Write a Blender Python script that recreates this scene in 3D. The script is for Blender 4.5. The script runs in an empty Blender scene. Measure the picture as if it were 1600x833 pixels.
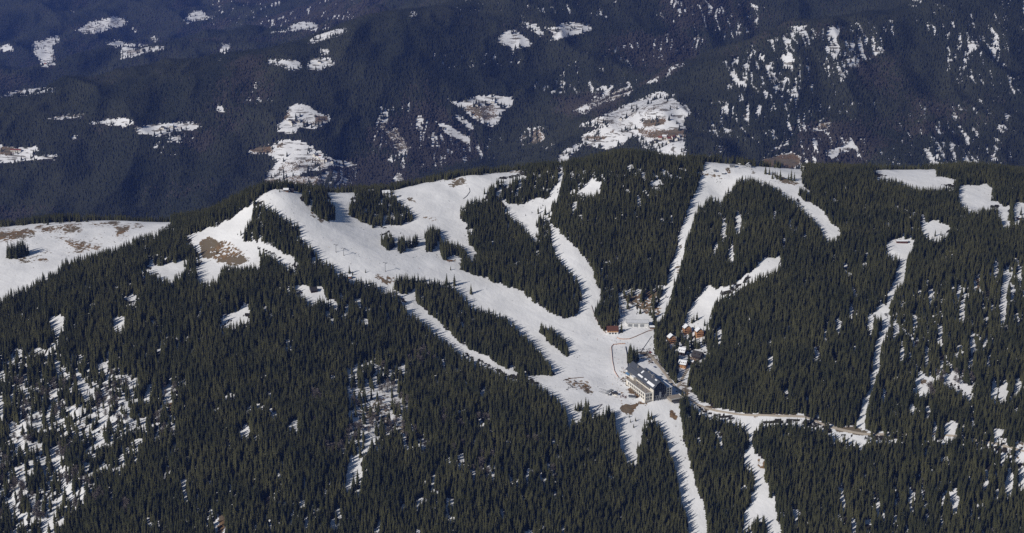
import bpy, bmesh, math, random
import numpy as np

random.seed(7)
rng = np.random.default_rng(7)
SC = bpy.context.scene
COL = SC.collection

# ------------------------------------------------------------------ camera survey
F, CX, CY = 2617.0, 800.0, 416.5
P = math.radians(18.5)
CAMZ = 2600.0
cp, sp = math.cos(P), math.sin(P)


def ray(px, py):
    u = (np.asarray(px, float) - CX) / F
    v = (CY - np.asarray(py, float)) / F
    fy = cp + v * sp
    fz = -sp + v * cp
    return u / fy, fz / fy            # X and dZ per unit of Y


def at_depth(px, py, Y):
    a, b = ray(px, py)
    return np.array([a * Y, Y, CAMZ + b * Y])


def project(X, Y, Z):
    dz = Z - CAMZ
    dep = Y * cp - dz * sp
    vup = Y * sp + dz * cp
    return CX + F * X / dep, CY - F * vup / dep


# ------------------------------------------------------------------ noise
def _hash(i, j, s):
    n = (i * 374761393 + j * 668265263 + s * 974634777) & 0xFFFFFFFF
    n = ((n ^ (n >> 13)) * 1274126177) & 0xFFFFFFFF
    n = n ^ (n >> 16)
    return (n & 0xFFFFFF) / float(0xFFFFFF)


def vnoise(x, y, s=0):
    x = np.asarray(x, float)
    y = np.asarray(y, float)
    i = np.floor(x).astype(np.int64)
    j = np.floor(y).astype(np.int64)
    fx = x - i
    fy = y - j
    fx = fx * fx * (3 - 2 * fx)
    fy = fy * fy * (3 - 2 * fy)
    a = _hash(i, j, s)
    b = _hash(i + 1, j, s)
    c = _hash(i, j + 1, s)
    d = _hash(i + 1, j + 1, s)
    return (a * (1 - fx) + b * fx) * (1 - fy) + (c * (1 - fx) + d * fx) * fy


def fbm(x, y, s=0, o=4):
    t, a, n = 0, 1.0, 0
    for k in range(o):
        t = t + a * vnoise(x * 2 ** k, y * 2 ** k, s + k)
        n += a
        a *= .5
    return t / n


def sstep(a, b, x):
    t = np.clip((x - a) / (b - a), 0, 1)
    return t * t * (3 - 2 * t)


# ------------------------------------------------------------------ terrain
CREST = [(-400, 385, 3150), (-150, 372, 3150), (0, 357, 3150), (140, 347, 3160), (270, 348, 3160), (330, 336, 3080),
         (380, 313, 3045), (430, 300, 3030), (475, 304, 3060), (550, 305, 3130), (620, 300, 3180), (660, 290, 3210),
         (740, 278, 3240), (850, 264, 3290), (900, 262, 3270), (980, 246, 3260), (1050, 258, 3260), (1105, 257, 3280),
         (1180, 263, 3290), (1250, 265, 3330), (1370, 268, 3360), (1450, 266, 3390), (1540, 266, 3420), (1600, 272, 3430),
         (1750, 285, 3450), (2000, 300, 3450)]
NEAR = [(100, 400, 2960), (0, 440, 2860), (200, 395, 2960), (-200, 450, 2850), (300, 375, 2960), (330, 395, 2920),
        (400, 350, 2960), (440, 325, 2990), (520, 385, 2910), (600, 425, 2850), (540, 340, 3040), (600, 335, 3090),
        (680, 330, 3110), (720, 300, 3190), (660, 380, 2990), (720, 440, 2870), (800, 470, 2840), (880, 520, 2765),
        (940, 550, 2700), (970, 600, 2590), (1000, 508, 2795), (950, 515, 2780), (1031, 624, 2535), (984, 574, 2640),
        (1030, 640, 2515), (1070, 550, 2710), (1060, 600, 2600), (800, 380, 3030), (820, 300, 3210), (900, 400, 2960), (905, 320, 3130),
        (1200, 650, 2500), (1340, 672, 2480), (1600, 705, 2440), (1300, 500, 2760), (1500, 480, 2800), (1300, 380, 3000),
        (1500, 350, 3090), (1400, 290, 3270), (1550, 310, 3230), (1150, 400, 2950), (1200, 300, 3170), (1080, 490, 2830),
        (1050, 400, 2990), (990, 480, 2860), (980, 350, 3060), (1130, 300, 3190), (1070, 720, 2420), (1095, 833, 2290), (1400, 750, 2390), (1600, 770, 2370),
        (1400, 833, 2295), (1600, 833, 2290), (1200, 833, 2290), (950, 660, 2475), (1000, 700, 2430), (900, 700, 2415),
        (850, 620, 2530), (760, 565, 2660), (680, 510, 2745), (640, 470, 2790), (500, 480, 2730), (300, 450, 2790),
        (400, 600, 2530), (600, 600, 2560), (700, 700, 2390), (500, 700, 2360), (600, 833, 2220), (300, 833, 2200),
        (0, 833, 2230), (0, 650, 2470), (200, 650, 2450), (0, 520, 2700), (150, 450, 2800), (900, 833, 2265),
        (800, 770, 2310), (-250, 650, 2470), (-250, 833, 2230), (1850, 500, 2800), (1850, 705, 2440), (1850, 833, 2290)]
FAR = [(-500, 300, 6900), (0, 320, 6900), (300, 300, 6950), (560, 290, 7000), (700, 262, 7200), (-500, 175, 7600),
       (0, 165, 7600), (135, 150, 7650), (300, 108, 7850), (371, 88, 7900), (540, 64, 8000), (680, 52, 8150),
       (150, 230, 7250), (400, 200, 7350), (470, 175, 7420), (470, 200, 7330), (600, 160, 7600),
       # behind the first range
       (-500, 200, 9171), (0, 200, 9280), (300, 150, 9389), (540, 100, 9608), (-500, 120, 11313), (0, 115, 11313),
       (185, 91, 11437), (337, 64, 11624), (422, 50, 11749), (540, 7, 12059), (0, 125, 12308), (300, 85, 13117), (-500, 125, 12308),
       (-500, 60, 14262), (0, 62, 14262), (70, 58, 14262), (230, 66, 14329), (300, 22, 14800), (0, 0, 15608), (400, -20, 15608), (-500, 0, 15608),
       (0, -70, 17222), (500, -70, 16819), (-500, -70, 17222),
       # middle mountain
       (800, 237, 7380), (760, 180, 7650), (850, 120, 8050), (850, 45, 8500), (700, 0, 8900), (900, 0, 8850),
       (1000, 60, 8450), (1100, 0, 8800), (1050, 110, 8150), (980, 150, 7750), (880, 190, 7500), (800, -80, 9700), (1100, -80, 9700),
       # right mountain and the spur with the fields
       (1060, 135, 7350), (1130, 95, 7500), (1220, 47, 7700), (1330, 33, 7850), (1390, 10, 8000), (1500, -30, 8200),
       (1600, -60, 8400), (2000, -150, 8900), (1250, 80, 8500), (1000, 180, 7000), (900, 230, 6800), (960, 250, 6600), (1060, 240, 6500),
       (1060, 190, 6850), (1200, 150, 7050), (1400, 120, 7250), (1600, 100, 7500), (1300, 240, 6550), (1220, 255, 6450), (1500, 200, 6850), (1600, 240, 6600),
       (1100, 235, 6650), (1350, 180, 6950), (1900, 240, 6600), (1900, 100, 7500)]


class TPS:
    def __init__(self, pts, lam):
        pts = np.array(pts)
        self.c = pts[:, :2] / 1000.0
        n = len(pts)
        K = self.k(np.linalg.norm(self.c[:, None] - self.c[None], axis=2)) + lam * np.eye(n)
        Q = np.hstack([np.ones((n, 1)), self.c])
        A = np.zeros((n + 3, n + 3))
        A[:n, :n] = K
        A[:n, n:] = Q
        A[n:, :n] = Q.T
        b = np.zeros(n + 3)
        b[:n] = pts[:, 2]
        self.w = np.linalg.solve(A, b)

    @staticmethod
    def k(r):
        return r * r * np.log(r + 1e-9)

    def __call__(self, X, Y):
        X = np.asarray(X, float).ravel() / 1000
        Y = np.asarray(Y, float).ravel() / 1000
        out = np.empty(len(X))
        n = len(self.c)
        for a in range(0, len(X), 40000):
            x, y = X[a:a + 40000], Y[a:a + 40000]
            r2 = (x[:, None] - self.c[:, 0]) ** 2 + (y[:, None] - self.c[:, 1]) ** 2
            out[a:a + 40000] = (.5 * r2 * np.log(r2 + 1e-18)) @ self.w[:n] + self.w[n] + self.w[n + 1] * x + self.w[n + 2] * y
        return out


_np = [at_depth(*c) for c in CREST + NEAR]
for c in CREST:
    a = at_depth(*c)
    k = a[0] / a[1]
    for dy, dz in ((130, -42), (420, -200), (1100, -480)):
        _np.append(np.array([k * (a[1] + dy), a[1] + dy, a[2] + dz]))
for px in (-400, 0, 400, 800, 1200, 1600, 2000):
    a = at_depth(px, 833, 2250)
    k = a[0] / a[1]
    _np.append(np.array([k * 1900, 1900, a[2] - 150]))
    _np.append(np.array([k * 1400, 1400, a[2] - 380]))
T_NEAR = TPS(_np, 2e-5)
T_FAR = TPS([at_depth(*c) for c in FAR] + [np.array([k * 5600, 5600, 690.0]) for k in (-.6, -.3, 0, .3, .6)], 1e-4)


def ground(X, Y):
    X = np.asarray(X, float)
    Y = np.asarray(Y, float)
    sh = np.broadcast(X, Y).shape
    X = np.broadcast_to(X, sh).ravel()
    Y = np.broadcast_to(Y, sh).ravel()
    z = np.zeros(len(X))
    w = sstep(4300, 5700, Y)
    m = w < 1
    if m.any():
        x, y = X[m], Y[m]
        zn = T_NEAR(x, y) + 3.2 * (fbm(x / 130, y / 130, 3, 3) - .5) + 2.4 * (vnoise(x / 58, y / 58, 8) - .5) + 1.4 * (vnoise(x / 27, y / 27, 9) - .5)
        # ravines on the steep lower slopes
        st = sstep(2640, 2400, y) * sstep(300, -50, x)
        zn = zn - 9 * st * np.abs(fbm(x / 75 + .3 * y / 75, y / 260, 21, 3) - .5) * 2
        z[m] += (1 - w[m]) * zn
    m = w > 0
    if m.any():
        x, y = X[m], Y[m]
        r1 = 1 - np.abs(2 * fbm(x / 620, y / 900, 31, 3) - 1)
        r2 = 1 - np.abs(2 * fbm(x / 230, y / 420, 41, 3) - 1)
        r0 = 1 - np.abs(2 * fbm((x + .35 * y) / 1300, y / 2100, 37, 2) - 1)
        zf = T_FAR(x, y) + 100 * (r0 - .7) + (1 + .8 * sstep(9300, 11500, y)) * 100 * (r1 - .72) + 46 * (r2 - .72)
        z[m] += w[m] * zf
    return z.reshape(sh)


def hit(px, py, far=False):
    a, b = ray(px, py)
    Ys = np.arange(6000, 13500, 15.) if far else np.arange(1900, 3720, 3.)
    gap = CAMZ + b * Ys - ground(a * Ys, Ys)
    k = np.argmax(gap < 0)
    if gap[k] >= 0:
        k = int(np.argmin(gap))
        Y = Ys[k]
    elif k == 0:
        Y = Ys[0]
    else:
        Y = Ys[k - 1] + (Ys[k] - Ys[k - 1]) * gap[k - 1] / (gap[k - 1] - gap[k])
    X = float(a * Y)
    return X, float(Y), float(ground(X, Y))


# ------------------------------------------------------------------ land cover survey (polygons of open ground)
MX = 120
NW, NH = 1600 + 2 * MX, 833 + 2 * MX


def raster(mask, poly, val):
    p = np.array(poly, float)
    x, y = p[:, 0] + MX, p[:, 1] + MX
    x0, x1 = max(0, int(x.min()) - 1), min(NW, int(x.max()) + 2)
    y0, y1 = max(0, int(y.min()) - 1), min(NH, int(y.max()) + 2)
    if x1 <= x0 or y1 <= y0:
        return
    gx, gy = np.meshgrid(np.arange(x0, x1) + .0, np.arange(y0, y1) + .0)
    ins = np.zeros(gx.shape, bool)
    n = len(p)
    for i in range(n):
        xa, ya, xb, yb = x[i], y[i], x[(i + 1) % n], y[(i + 1) % n]
        if ya == yb:
            continue
        c = ((ya > gy) != (yb > gy)) & (gx < (xb - xa) * (gy - ya) / (yb - ya) + xa)
        ins ^= c
    sub = mask[y0:y1, x0:x1]
    sub[ins] = val


def ell(cx, cy, rx, ry, n=12):
    return [(cx + rx * math.cos(t) * (1 + .25 * math.sin(3 * t + cx)), cy + ry * math.sin(t) * (1 + .2 * math.cos(2 * t + cy)))
            for t in [2 * math.pi * k / n for k in range(n)]]


def look(mask, px, py):
    i = np.clip(np.round(px + MX).astype(int), 0, NW - 1)
    j = np.clip(np.round(py + MX).astype(int), 0, NH - 1)
    return mask[j, i]


CLEAR = np.zeros((NH, NW), np.float32)      # near hill: 1 open snow, between = thin wood
BROWN = np.zeros((NH, NW), np.float32)      # near hill: dead grass and bare soil
FCLEAR = np.zeros((NH, NW), np.float32)
FBROWN = np.zeros((NH, NW), np.float32)

# thin wood first
for poly, v in [
    ([(-100, 560), (60, 545), (150, 560), (215, 590), (230, 650), (215, 720), (150, 760), (90, 833), (40, 940), (-100, 940)], .58),
    ([(230, 590), (290, 590), (300, 640), (260, 690), (215, 680)], .45),
    ([(540, 570), (585, 560), (630, 590), (640, 650), (600, 690), (560, 780), (530, 770), (545, 690)], .70),
    ([(640, 640), (760, 640), (900, 700), (880, 790), (760, 760), (660, 720)], .10),
    ([(1340, 470), (1400, 460), (1600, 400), (1720, 400), (1720, 640), (1480, 620), (1380, 560)], .30),
    ([(1300, 690), (1720, 690), (1720, 940), (1300, 940)], .13),
    ([(1040, 505), (1110, 496), (1128, 505), (1130, 545), (1112, 570), (1085, 580), (1060, 560), (1040, 540)], .38),
    ([(965, 455), (1030, 450), (1026, 495), (968, 497)], .72),
    ([(936, 415), (955, 425), (960, 450), (945, 460)], .5),
    ([(865, 300), (830, 300), (800, 310), (812, 335), (860, 345)], .75),
    ([(160, 430), (420, 430), (420, 560), (180, 560)], .10), ([(250, 690), (540, 690), (540, 833), (250, 833)], .10), ([(640, 520), (700, 560), (700, 620), (640, 600)], .12),
    ([(1185, 505), (1400, 470), (1390, 650), (1190, 640)], .06),
    ([(220, 400), (350, 400), (350, 440), (230, 440)], .35),
    ([(880, 270), (960, 262), (960, 300), (890, 310)], .22),
    ([(1110, 330), (1170, 320), (1180, 400), (1110, 410)], .12),
]:
    raster(CLEAR, poly, v)

OPEN = [
    # meadow on the left shoulder
    [(-120, 368), (0, 354), (60, 350), (140, 344), (200, 343), (272, 345), (262, 352), (235, 362), (205, 371), (180, 382), (165, 388), (135, 396),
     (101, 403), (88, 422), (67, 425), (44, 445), (27, 447), (10, 455), (0, 464), (-120, 500)],
    # pistes
    [(280, 371), (310, 362), (340, 354), (365, 340), (385, 323), (400, 310), (420, 300), (432, 296), (478, 300), (545, 301), (620, 297),
     (640, 291), (660, 286), (700, 280), (740, 274), (800, 267), (850, 261), (881, 258), (871, 304), (861, 314), (859, 331), (861, 348), (874, 362),
     (888, 375), (901, 389), (918, 409), (925, 422), (932, 443), (940, 455), (932, 470), (928, 483), (930, 497), (945, 517), (965, 523),
     (968, 500), (966, 480), (975, 474), (985, 490), (1015, 492), (1022, 500), (1022, 512), (1022, 545), (1030, 568), (1050, 592),
     (1064, 612), (1060, 632), (1063, 660), (1070, 690), (1080, 730), (1090, 770), (1100, 790), (1105, 833), (1112, 940), (1080, 940), (1078, 833), (1075, 800), (1062, 770), (1060, 740), (1050, 710),
     (1040, 680), (1028, 655), (1020, 645), (1012, 655), (1000, 660), (1004, 680), (992, 690), (998, 715), (985, 722), (972, 692), (963, 665),
     (960, 640), (954, 630), (932, 641), (911, 645), (903, 656), (894, 649), (877, 624), (852, 603), (827, 588), (793, 584),
     (760, 567), (720, 547), (680, 517), (640, 480), (620, 457), (605, 450), (587, 440), (572, 433), (545, 432), (522, 412),
     (500, 392), (487, 381), (475, 373), (468, 348), (453, 340), (438, 328), (427, 321), (414, 315), (405, 311), (395, 316), (390, 342),
     (369, 369), (385, 379), (407, 377), (426, 386), (445, 395), (462, 406), (461, 413), (451, 412), (436, 402), (417, 391), (400, 384), (408, 398),
     (408, 408), (395, 412), (375, 412), (340, 410), (318, 398), (308, 390), (310, 384), (302, 378), (290, 372)],
    [(228, 424), (245, 417), (262, 414), (272, 410), (283, 412), (286, 420), (275, 428), (268, 434), (255, 430), (245, 425)],
    [(305, 424), (322, 405), (345, 412), (345, 425), (335, 432), (325, 437), (310, 433)],
    # straight cut, hill top and right hand runs
    [(1102, 254), (1140, 254), (1170, 259), (1200, 262), (1252, 262), (1254, 280), (1248, 290), (1244, 304), (1260, 315), (1277, 322), (1290, 335),
     (1300, 350), (1312, 362), (1311, 367), (1300, 370), (1290, 371), (1285, 355), (1275, 340), (1260, 326), (1248, 314), (1240, 308), (1225, 298),
     (1215, 290), (1205, 285), (1190, 280), (1170, 274), (1152, 276), (1145, 288), (1132, 296), (1128, 312), (1122, 308), (1110, 300), (1100, 312),
     (1093, 316), (1085, 332), (1080, 347), (1072, 372), (1065, 402), (1055, 432), (1045, 462), (1036, 490), (1022, 498), (1028, 480), (1037, 455),
     (1044, 430), (1051, 405), (1059, 380), (1067, 350), (1074, 330), (1081, 310), (1090, 290), (1098, 270)],
    [(1222, 398), (1212, 402), (1195, 404), (1185, 412), (1168, 426), (1158, 433), (1144, 446), (1127, 449), (1104, 449), (1099, 453), (1087, 470),
     (1073, 490), (1070, 505), (1100, 509), (1107, 500), (1111, 480), (1117, 466), (1127, 455), (1141, 455), (1151, 445), (1165, 435), (1192, 424),
     (1208, 418), (1220, 408)],
    [(1365, 266), (1418, 262), (1463, 265), (1463, 276), (1492, 282), (1492, 288), (1467, 290), (1448, 291), (1425, 288), (1400, 277), (1372, 273)],
    [(1499, 291), (1538, 288), (1552, 291), (1548, 313), (1562, 315), (1566, 322), (1579, 322), (1575, 330), (1581, 342), (1579, 348), (1572, 350),
     (1563, 334), (1560, 322), (1538, 321), (1521, 327), (1506, 318), (1498, 305)],
    [(1586, 318), (1640, 312), (1640, 335), (1600, 333), (1590, 345), (1584, 338)],
    [(1440, 335), (1448, 346), (1464, 345), (1475, 348), (1487, 357), (1479, 363), (1471, 367), (1458, 372), (1454, 367), (1441, 353)],
    [(1384, 382), (1398, 373), (1431, 371), (1425, 382), (1418, 394), (1415, 415), (1412, 436), (1402, 440), (1397, 455), (1390, 472), (1384, 472),
     (1390, 450), (1398, 435), (1404, 415), (1408, 397), (1388, 394)],
    [(1382, 497), (1374, 522), (1365, 548), (1363, 573), (1357, 607), (1348, 620), (1342, 650), (1334, 673), (1350, 673), (1353, 641), (1360, 611),
     (1366, 594), (1374, 565), (1377, 531), (1390, 505), (1392, 490)],
    [(1474, 583), (1490, 590), (1510, 600), (1520, 605), (1522, 616), (1510, 613), (1495, 602), (1478, 596)],
    # road band
    [(1064, 592), (1074, 600), (1086, 616), (1098, 630), (1120, 637), (1150, 643), (1172, 647), (1200, 646), (1255, 647), (1258, 655), (1245, 654), (1220, 654),
     (1200, 656), (1176, 660), (1176, 690), (1178, 708), (1195, 718), (1196, 751), (1204, 777), (1217, 810), (1221, 833), (1228, 940), (1200, 940), (1200, 833), (1198, 806),
     (1187, 800), (1172, 812), (1166, 828), (1160, 815), (1172, 785), (1180, 760), (1180, 730), (1163, 716), (1163, 708), (1171, 700), (1170, 668),
     (1155, 655), (1120, 645), (1095, 640), (1075, 618)],
    [(1282, 661), (1315, 667), (1335, 668), (1352, 672), (1372, 675), (1352, 682), (1345, 694), (1342, 682), (1338, 690), (1334, 681), (1325, 684),
     (1320, 677), (1302, 673)], [(1255, 651), (1285, 661), (1285, 664), (1255, 655)], [(1370, 676), (1420, 676), (1420, 678), (1370, 680)], [(1446, 675), (1490, 679), (1490, 681), (1446, 677)], [(1520, 685), (1585, 698), (1585, 701), (1520, 688)],
    [(1585, 690), (1640, 700), (1640, 716), (1588, 710)],
    # path to the cabins and yards round them
    [(1060, 572), (1078, 570), (1074, 590), (1066, 607), (1056, 598)],
    ell(1049, 529, 7, 5), ell(1072, 514, 6, 6), ell(1095, 505, 8, 5), ell(1092, 520, 6, 6), ell(1067, 547, 7, 6), ell(1090, 552, 9, 6), ell(1068, 568, 6, 6), ell(1125, 518, 4, 9), ell(1080, 562, 7, 4), ell(1103, 545, 4, 6),
    # glades in the lower woods
    [(75, 497), (95, 492), (103, 500), (95, 510), (85, 517)], ell(185, 502, 10, 8), ell(205, 466, 12, 5), ell(130, 602, 6, 14), ell(262, 612, 8, 8),
    [(340, 502), (360, 490), (380, 480), (395, 487), (375, 497), (350, 507)], [(455, 448), (480, 446), (505, 447), (507, 458), (495, 464), (480, 460), (465, 454)],
    ell(600, 612, 9, 18), ell(575, 680, 5, 16), ell(342, 818, 8, 16), ell(22, 668, 8, 9), ell(57, 650, 6, 8), ell(38, 805, 9, 6), ell(112, 640, 4, 9), ell(33, 735, 5, 8),
    ell(720, 715, 7, 5), ell(866, 690, 3, 4), ell(660, 700, 3, 4), ell(230, 800, 3, 5), ell(290, 770, 4, 6),
    [(905, 300), (920, 285), (940, 283), (935, 295), (915, 301)],
]
for e in [(1276, 553, 3, 12), (1204, 565, 4, 10), (1442, 600, 12, 12), (1554, 608, 5, 12), (1568, 610, 6, 14), (1381, 612, 4, 7), (1485, 668, 11, 11), (1560, 676, 8, 8),
          (1577, 750, 7, 18), (1597, 742, 6, 16), (1543, 745, 5, 6), (1492, 777, 7, 14), (1475, 775, 3, 8), (1372, 790, 3, 12), (1382, 790, 2, 8), (1423, 770, 4, 7),
          (1460, 670, 3, 8), (1335, 820, 5, 8), (1358, 817, 5, 6), (1499, 453, 3, 12), (1505, 482, 4, 14), (1455, 463, 3, 12), (1556, 416, 3, 14), (1573, 436, 4, 18),
          (1569, 463, 4, 20), (1593, 426, 3, 14), (1583, 453, 3, 10), (1526, 440, 4, 12), (1566, 488, 4, 12), (1377, 485, 11, 8), (1353, 400, 4, 3), (1320, 413, 5, 4),
          (1131, 352, 4, 13), (1153, 348, 4, 10), (1143, 392, 4, 10), (1117, 385, 3, 6), (1210, 333, 2, 6), (1235, 346, 3, 6), (1259, 369, 3, 4), (1225, 376, 3, 4),
          (1330, 484, 3, 10), (1430, 500, 3, 10), (1470, 520, 3, 12), (1520, 530, 3, 12), (1545, 560, 3, 10), (1590, 600, 4, 10), (1410, 545, 3, 10), (1448, 550, 3, 12),
          (1360, 500, 5, 12), (1310, 505, 3, 10), (1025, 285, 9, 3), (897, 320, 3, 8), (1450, 640, 3, 6), (1290, 520, 2, 8), (1400, 510, 4, 12), (1505, 670, 3, 6)]:
    OPEN.append(ell(*e))
for p in OPEN:
    raster(CLEAR, p, 1.0)
WOODS = [   # stands of trees inside the open ground
    [(471, 297), (471, 315), (488, 330), (501, 341), (511, 346), (523, 343), (527, 336), (523, 320), (514, 306), (505, 303), (495, 300)],
    [(543, 318), (550, 306), (574, 296), (614, 300), (631, 312), (648, 331), (655, 338), (641, 348), (624, 353), (611, 350), (597, 356), (577, 354), (564, 346), (547, 338)],
    [(593, 366), (596, 385), (608, 392), (618, 387), (619, 372), (611, 362), (602, 361)],
    [(621, 366), (620, 388), (628, 395), (634, 392), (635, 372), (630, 366)],
    [(637, 374), (636, 388), (645, 390), (655, 380), (656, 366), (645, 364)],
    [(663, 355), (664, 385), (666, 395), (675, 393), (678, 383), (690, 374), (690, 358), (680, 350), (670, 350)],
    [(684, 394), (689, 375), (700, 372), (710, 375), (725, 380), (731, 395), (735, 402), (725, 405), (710, 399), (695, 408)],
    [(719, 318), (733, 308), (746, 308), (770, 304), (787, 318), (800, 335), (817, 345), (834, 372), (844, 382), (868, 392), (884, 409), (898, 429),
     (915, 453), (908, 470), (901, 490), (884, 497), (868, 493), (854, 483), (834, 473), (817, 456), (793, 449), (763, 436), (739, 429), (719, 421),
     (718, 409), (746, 395), (733, 379), (729, 362), (733, 352), (719, 338)],
    [(744, 301), (780, 278), (793, 276), (810, 271), (827, 264), (867, 260), (877, 262), (870, 288), (854, 308), (834, 311), (817, 318), (797, 320), (783, 308), (766, 304)],
    [(838, 340), (845, 330), (860, 340), (862, 370), (855, 387), (840, 387), (836, 365)],
    [(841, 503), (843, 520), (882, 556), (893, 552), (886, 530), (870, 512), (852, 500)],
    [(980, 566), (981, 545), (984, 534), (990, 540), (997, 550), (997, 562), (990, 568)],
    [(898, 640), (900, 626), (908, 628), (916, 622), (922, 632), (920, 642), (905, 644)],
    [(613, 450), (618, 428), (635, 426), (678, 434), (705, 438), (719, 452), (739, 472), (784, 488), (801, 501), (827, 527), (852, 556), (869, 573), (872, 588),
     (827, 586), (793, 577), (759, 556), (733, 546), (699, 516), (670, 487), (645, 466), (628, 458)],
    [(968, 520), (969, 504), (973, 504), (974, 520)],
]
for p in WOODS:
    raster(CLEAR, p, 0.0)
raster(CLEAR, [(745, 298), (780, 282), (860, 266), (872, 290), (850, 306), (800, 316)], .28)
raster(CLEAR, [(845, 385), (870, 392), (850, 350), (835, 360)], .3)

for poly, v in [
    ([(306, 380), (325, 372), (350, 371), (365, 380), (380, 388), (378, 398), (395, 410), (360, 412), (335, 408), (312, 396)], .50),
    ([(-100, 362), (0, 358), (45, 356), (60, 366), (30, 372), (0, 374), (-100, 376)], .6), ([(60, 354), (82, 353), (82, 362), (62, 362)], .6),
    ([(138, 349), (180, 346), (185, 353), (150, 354)], .62), ([(180, 357), (198, 353), (196, 366), (182, 370)], .65), ([(95, 374), (125, 380), (165, 388), (150, 393), (120, 389), (98, 379)], .55),
    ([(60, 405), (78, 405), (76, 413), (63, 411)], .6), ([(205, 350), (222, 352), (215, 358), (205, 355)], .5), ([(25, 400), (65, 402), (60, 405), (30, 404)], .45),
    ([(80, 352), (135, 350), (130, 368), (100, 372), (85, 362)], .42),
    ([(800, 268), (853, 263), (850, 268), (800, 272)], .75), ([(629, 311), (663, 313), (650, 316), (630, 314)], .7), ([(700, 281), (735, 279), (732, 288), (705, 290)], .38),
    ([(655, 338), (686, 340), (684, 347), (660, 345)], .55), ([(692, 405), (720, 402), (716, 412), (696, 411)], .5),
    ([(580, 432), (612, 432), (618, 448), (596, 447)], .45), ([(885, 592), (912, 590), (930, 606), (925, 620), (905, 610), (888, 602)], .42),
    ([(972, 630), (1012, 628), (1008, 634), (990, 638), (985, 648), (972, 642)], .85), ([(979, 601), (996, 608), (998, 617), (985, 615)], .95),
    ([(1045, 640), (1052, 638), (1058, 655), (1050, 665)], .8), ([(970, 460), (1030, 455), (1026, 492), (1005, 494), (990, 475)], .5),
    ([(1175, 645), (1258, 643), (1255, 649), (1180, 649)], .85), ([(1300, 668), (1352, 673), (1350, 679), (1310, 675)], .9), ([(1105, 634), (1122, 637), (1120, 644), (1104, 641)], .8),
    ([(1175, 715), (1198, 718), (1196, 735), (1182, 728)], .5), ([(1205, 268), (1245, 285), (1240, 291), (1215, 286)], .5), ([(1100, 268), (1130, 273), (1128, 278), (1102, 276)], .45),
    ([(1134, 265), (1146, 263), (1144, 268), (1136, 269)], .85), ([(1168, 263), (1180, 265), (1178, 268), (1170, 267)], .7), ([(1392, 376), (1425, 374), (1422, 380), (1395, 381)], .5),
    ([(1436, 592), (1450, 590), (1452, 603), (1440, 604)], .5), ([(1510, 596), (1522, 600), (1524, 608), (1514, 606)], .5), ([(337, 805), (350, 800), (352, 833), (340, 840)], .85),
    ([(260, 630), (272, 628), (274, 645), (262, 648)], .8), ([(545, 610), (640, 600), (640, 680), (560, 690)], .25), ([(0, 600), (200, 590), (200, 740), (0, 780)], .2),
    ([(1500, 640), (1600, 690), (1600, 720), (1500, 680)], .2), ([(1521, 432), (1530, 432), (1530, 455), (1522, 455)], .7),
    ([(475, 305), (500, 330), (520, 345), (500, 345), (478, 322)], .3), ([(1058, 590), (1100, 625), (1096, 632), (1055, 600)], .3), ([(1085, 545), (1105, 560), (1100, 568), (1082, 560)], .5),
    ([(400, 302), (432, 297), (428, 302), (405, 309)], .3), ([(1066, 370), (1076, 350), (1060, 420), (1046, 465), (1038, 475)], .3), ([(1405, 400), (1418, 400), (1410, 440), (1395, 450)], .2),
]:
    raster(BROWN, poly, v)

MEADOW = [([(-100, 362), (0, 358), (45, 356), (60, 366), (30, 372), (0, 374), (-100, 376)], 0.52), ([(58, 354), (84, 353), (82, 363), (62, 363)], 0.52), ([(138, 349), (180, 346), (185, 354), (150, 355)], 0.55),
          ([(178, 357), (200, 353), (197, 368), (182, 371)], 0.55), ([(92, 373), (125, 379), (165, 387), (150, 394), (120, 390), (96, 380)], 0.49), ([(60, 405), (80, 404), (77, 414), (62, 412)], 0.55),
          ([(205, 350), (224, 352), (216, 359), (205, 356)], 0.47), ([(0, 372), (20, 370), (22, 378), (0, 380)], 0.42), ([(25, 400), (65, 402), (60, 406), (30, 405)], 0.42), ([(140, 362), (160, 368), (150, 372), (138, 368)], 0.34)]

# far side of the valley
for poly, v in [
    ([(1120, 90), (1230, 52), (1300, 40), (1395, 30), (1400, 70), (1330, 110), (1300, 160), (1220, 150), (1140, 150)], 0.337),
    ([(1130, 150), (1300, 150), (1290, 200), (1120, 240), (1100, 200)], 0.205),
    ([(1480, 60), (1720, -20), (1720, 280), (1430, 260), (1480, 160)], 0.281),
    ([(1400, -60), (1720, -100), (1720, 60), (1480, 60), (1410, 40)], 0.159),
    ([(1290, 160), (1480, 160), (1430, 270), (1280, 270)], 0.131),
    ([(590, 165), (640, 160), (680, 200), (790, 215), (780, 250), (640, 270), (580, 240)], 0.187),
    ([(650, 85), (800, 75), (830, 100), (700, 110)], 0.094), ([(850, 95), (1030, 60), (1050, 0), (1120, 0), (1040, 130), (900, 150)], 0.187),
    ([(830, 128), (890, 125), (890, 148), (835, 147)], 0.421), ([(920, 140), (995, 125), (990, 150), (915, 172)], 0.468), ([(820, 200), (865, 195), (850, 222), (800, 232)], 0.374),
    ([(1020, 20), (1200, 0), (1180, 50), (1080, 80)], 0.112), ([(500, 270), (560, 262), (555, 300), (510, 300)], 0.281),
    ([(600, 0), (1000, -20), (960, 30), (620, 30)], 0.065), ([(300, 120), (420, 110), (430, 160), (300, 170)], 0.056), ([(230, 200), (300, 210), (310, 250), (240, 240)], 0.140),
    ([(1250, 215), (1345, 215), (1350, 262), (1250, 262)], 0.328), ([(1085, 160), (1130, 150), (1120, 245), (1085, 250)], 0.234), ([(330, 0), (560, -10), (560, 60), (330, 40)], 0.075),
]:
    raster(FCLEAR, poly, v)
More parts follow.
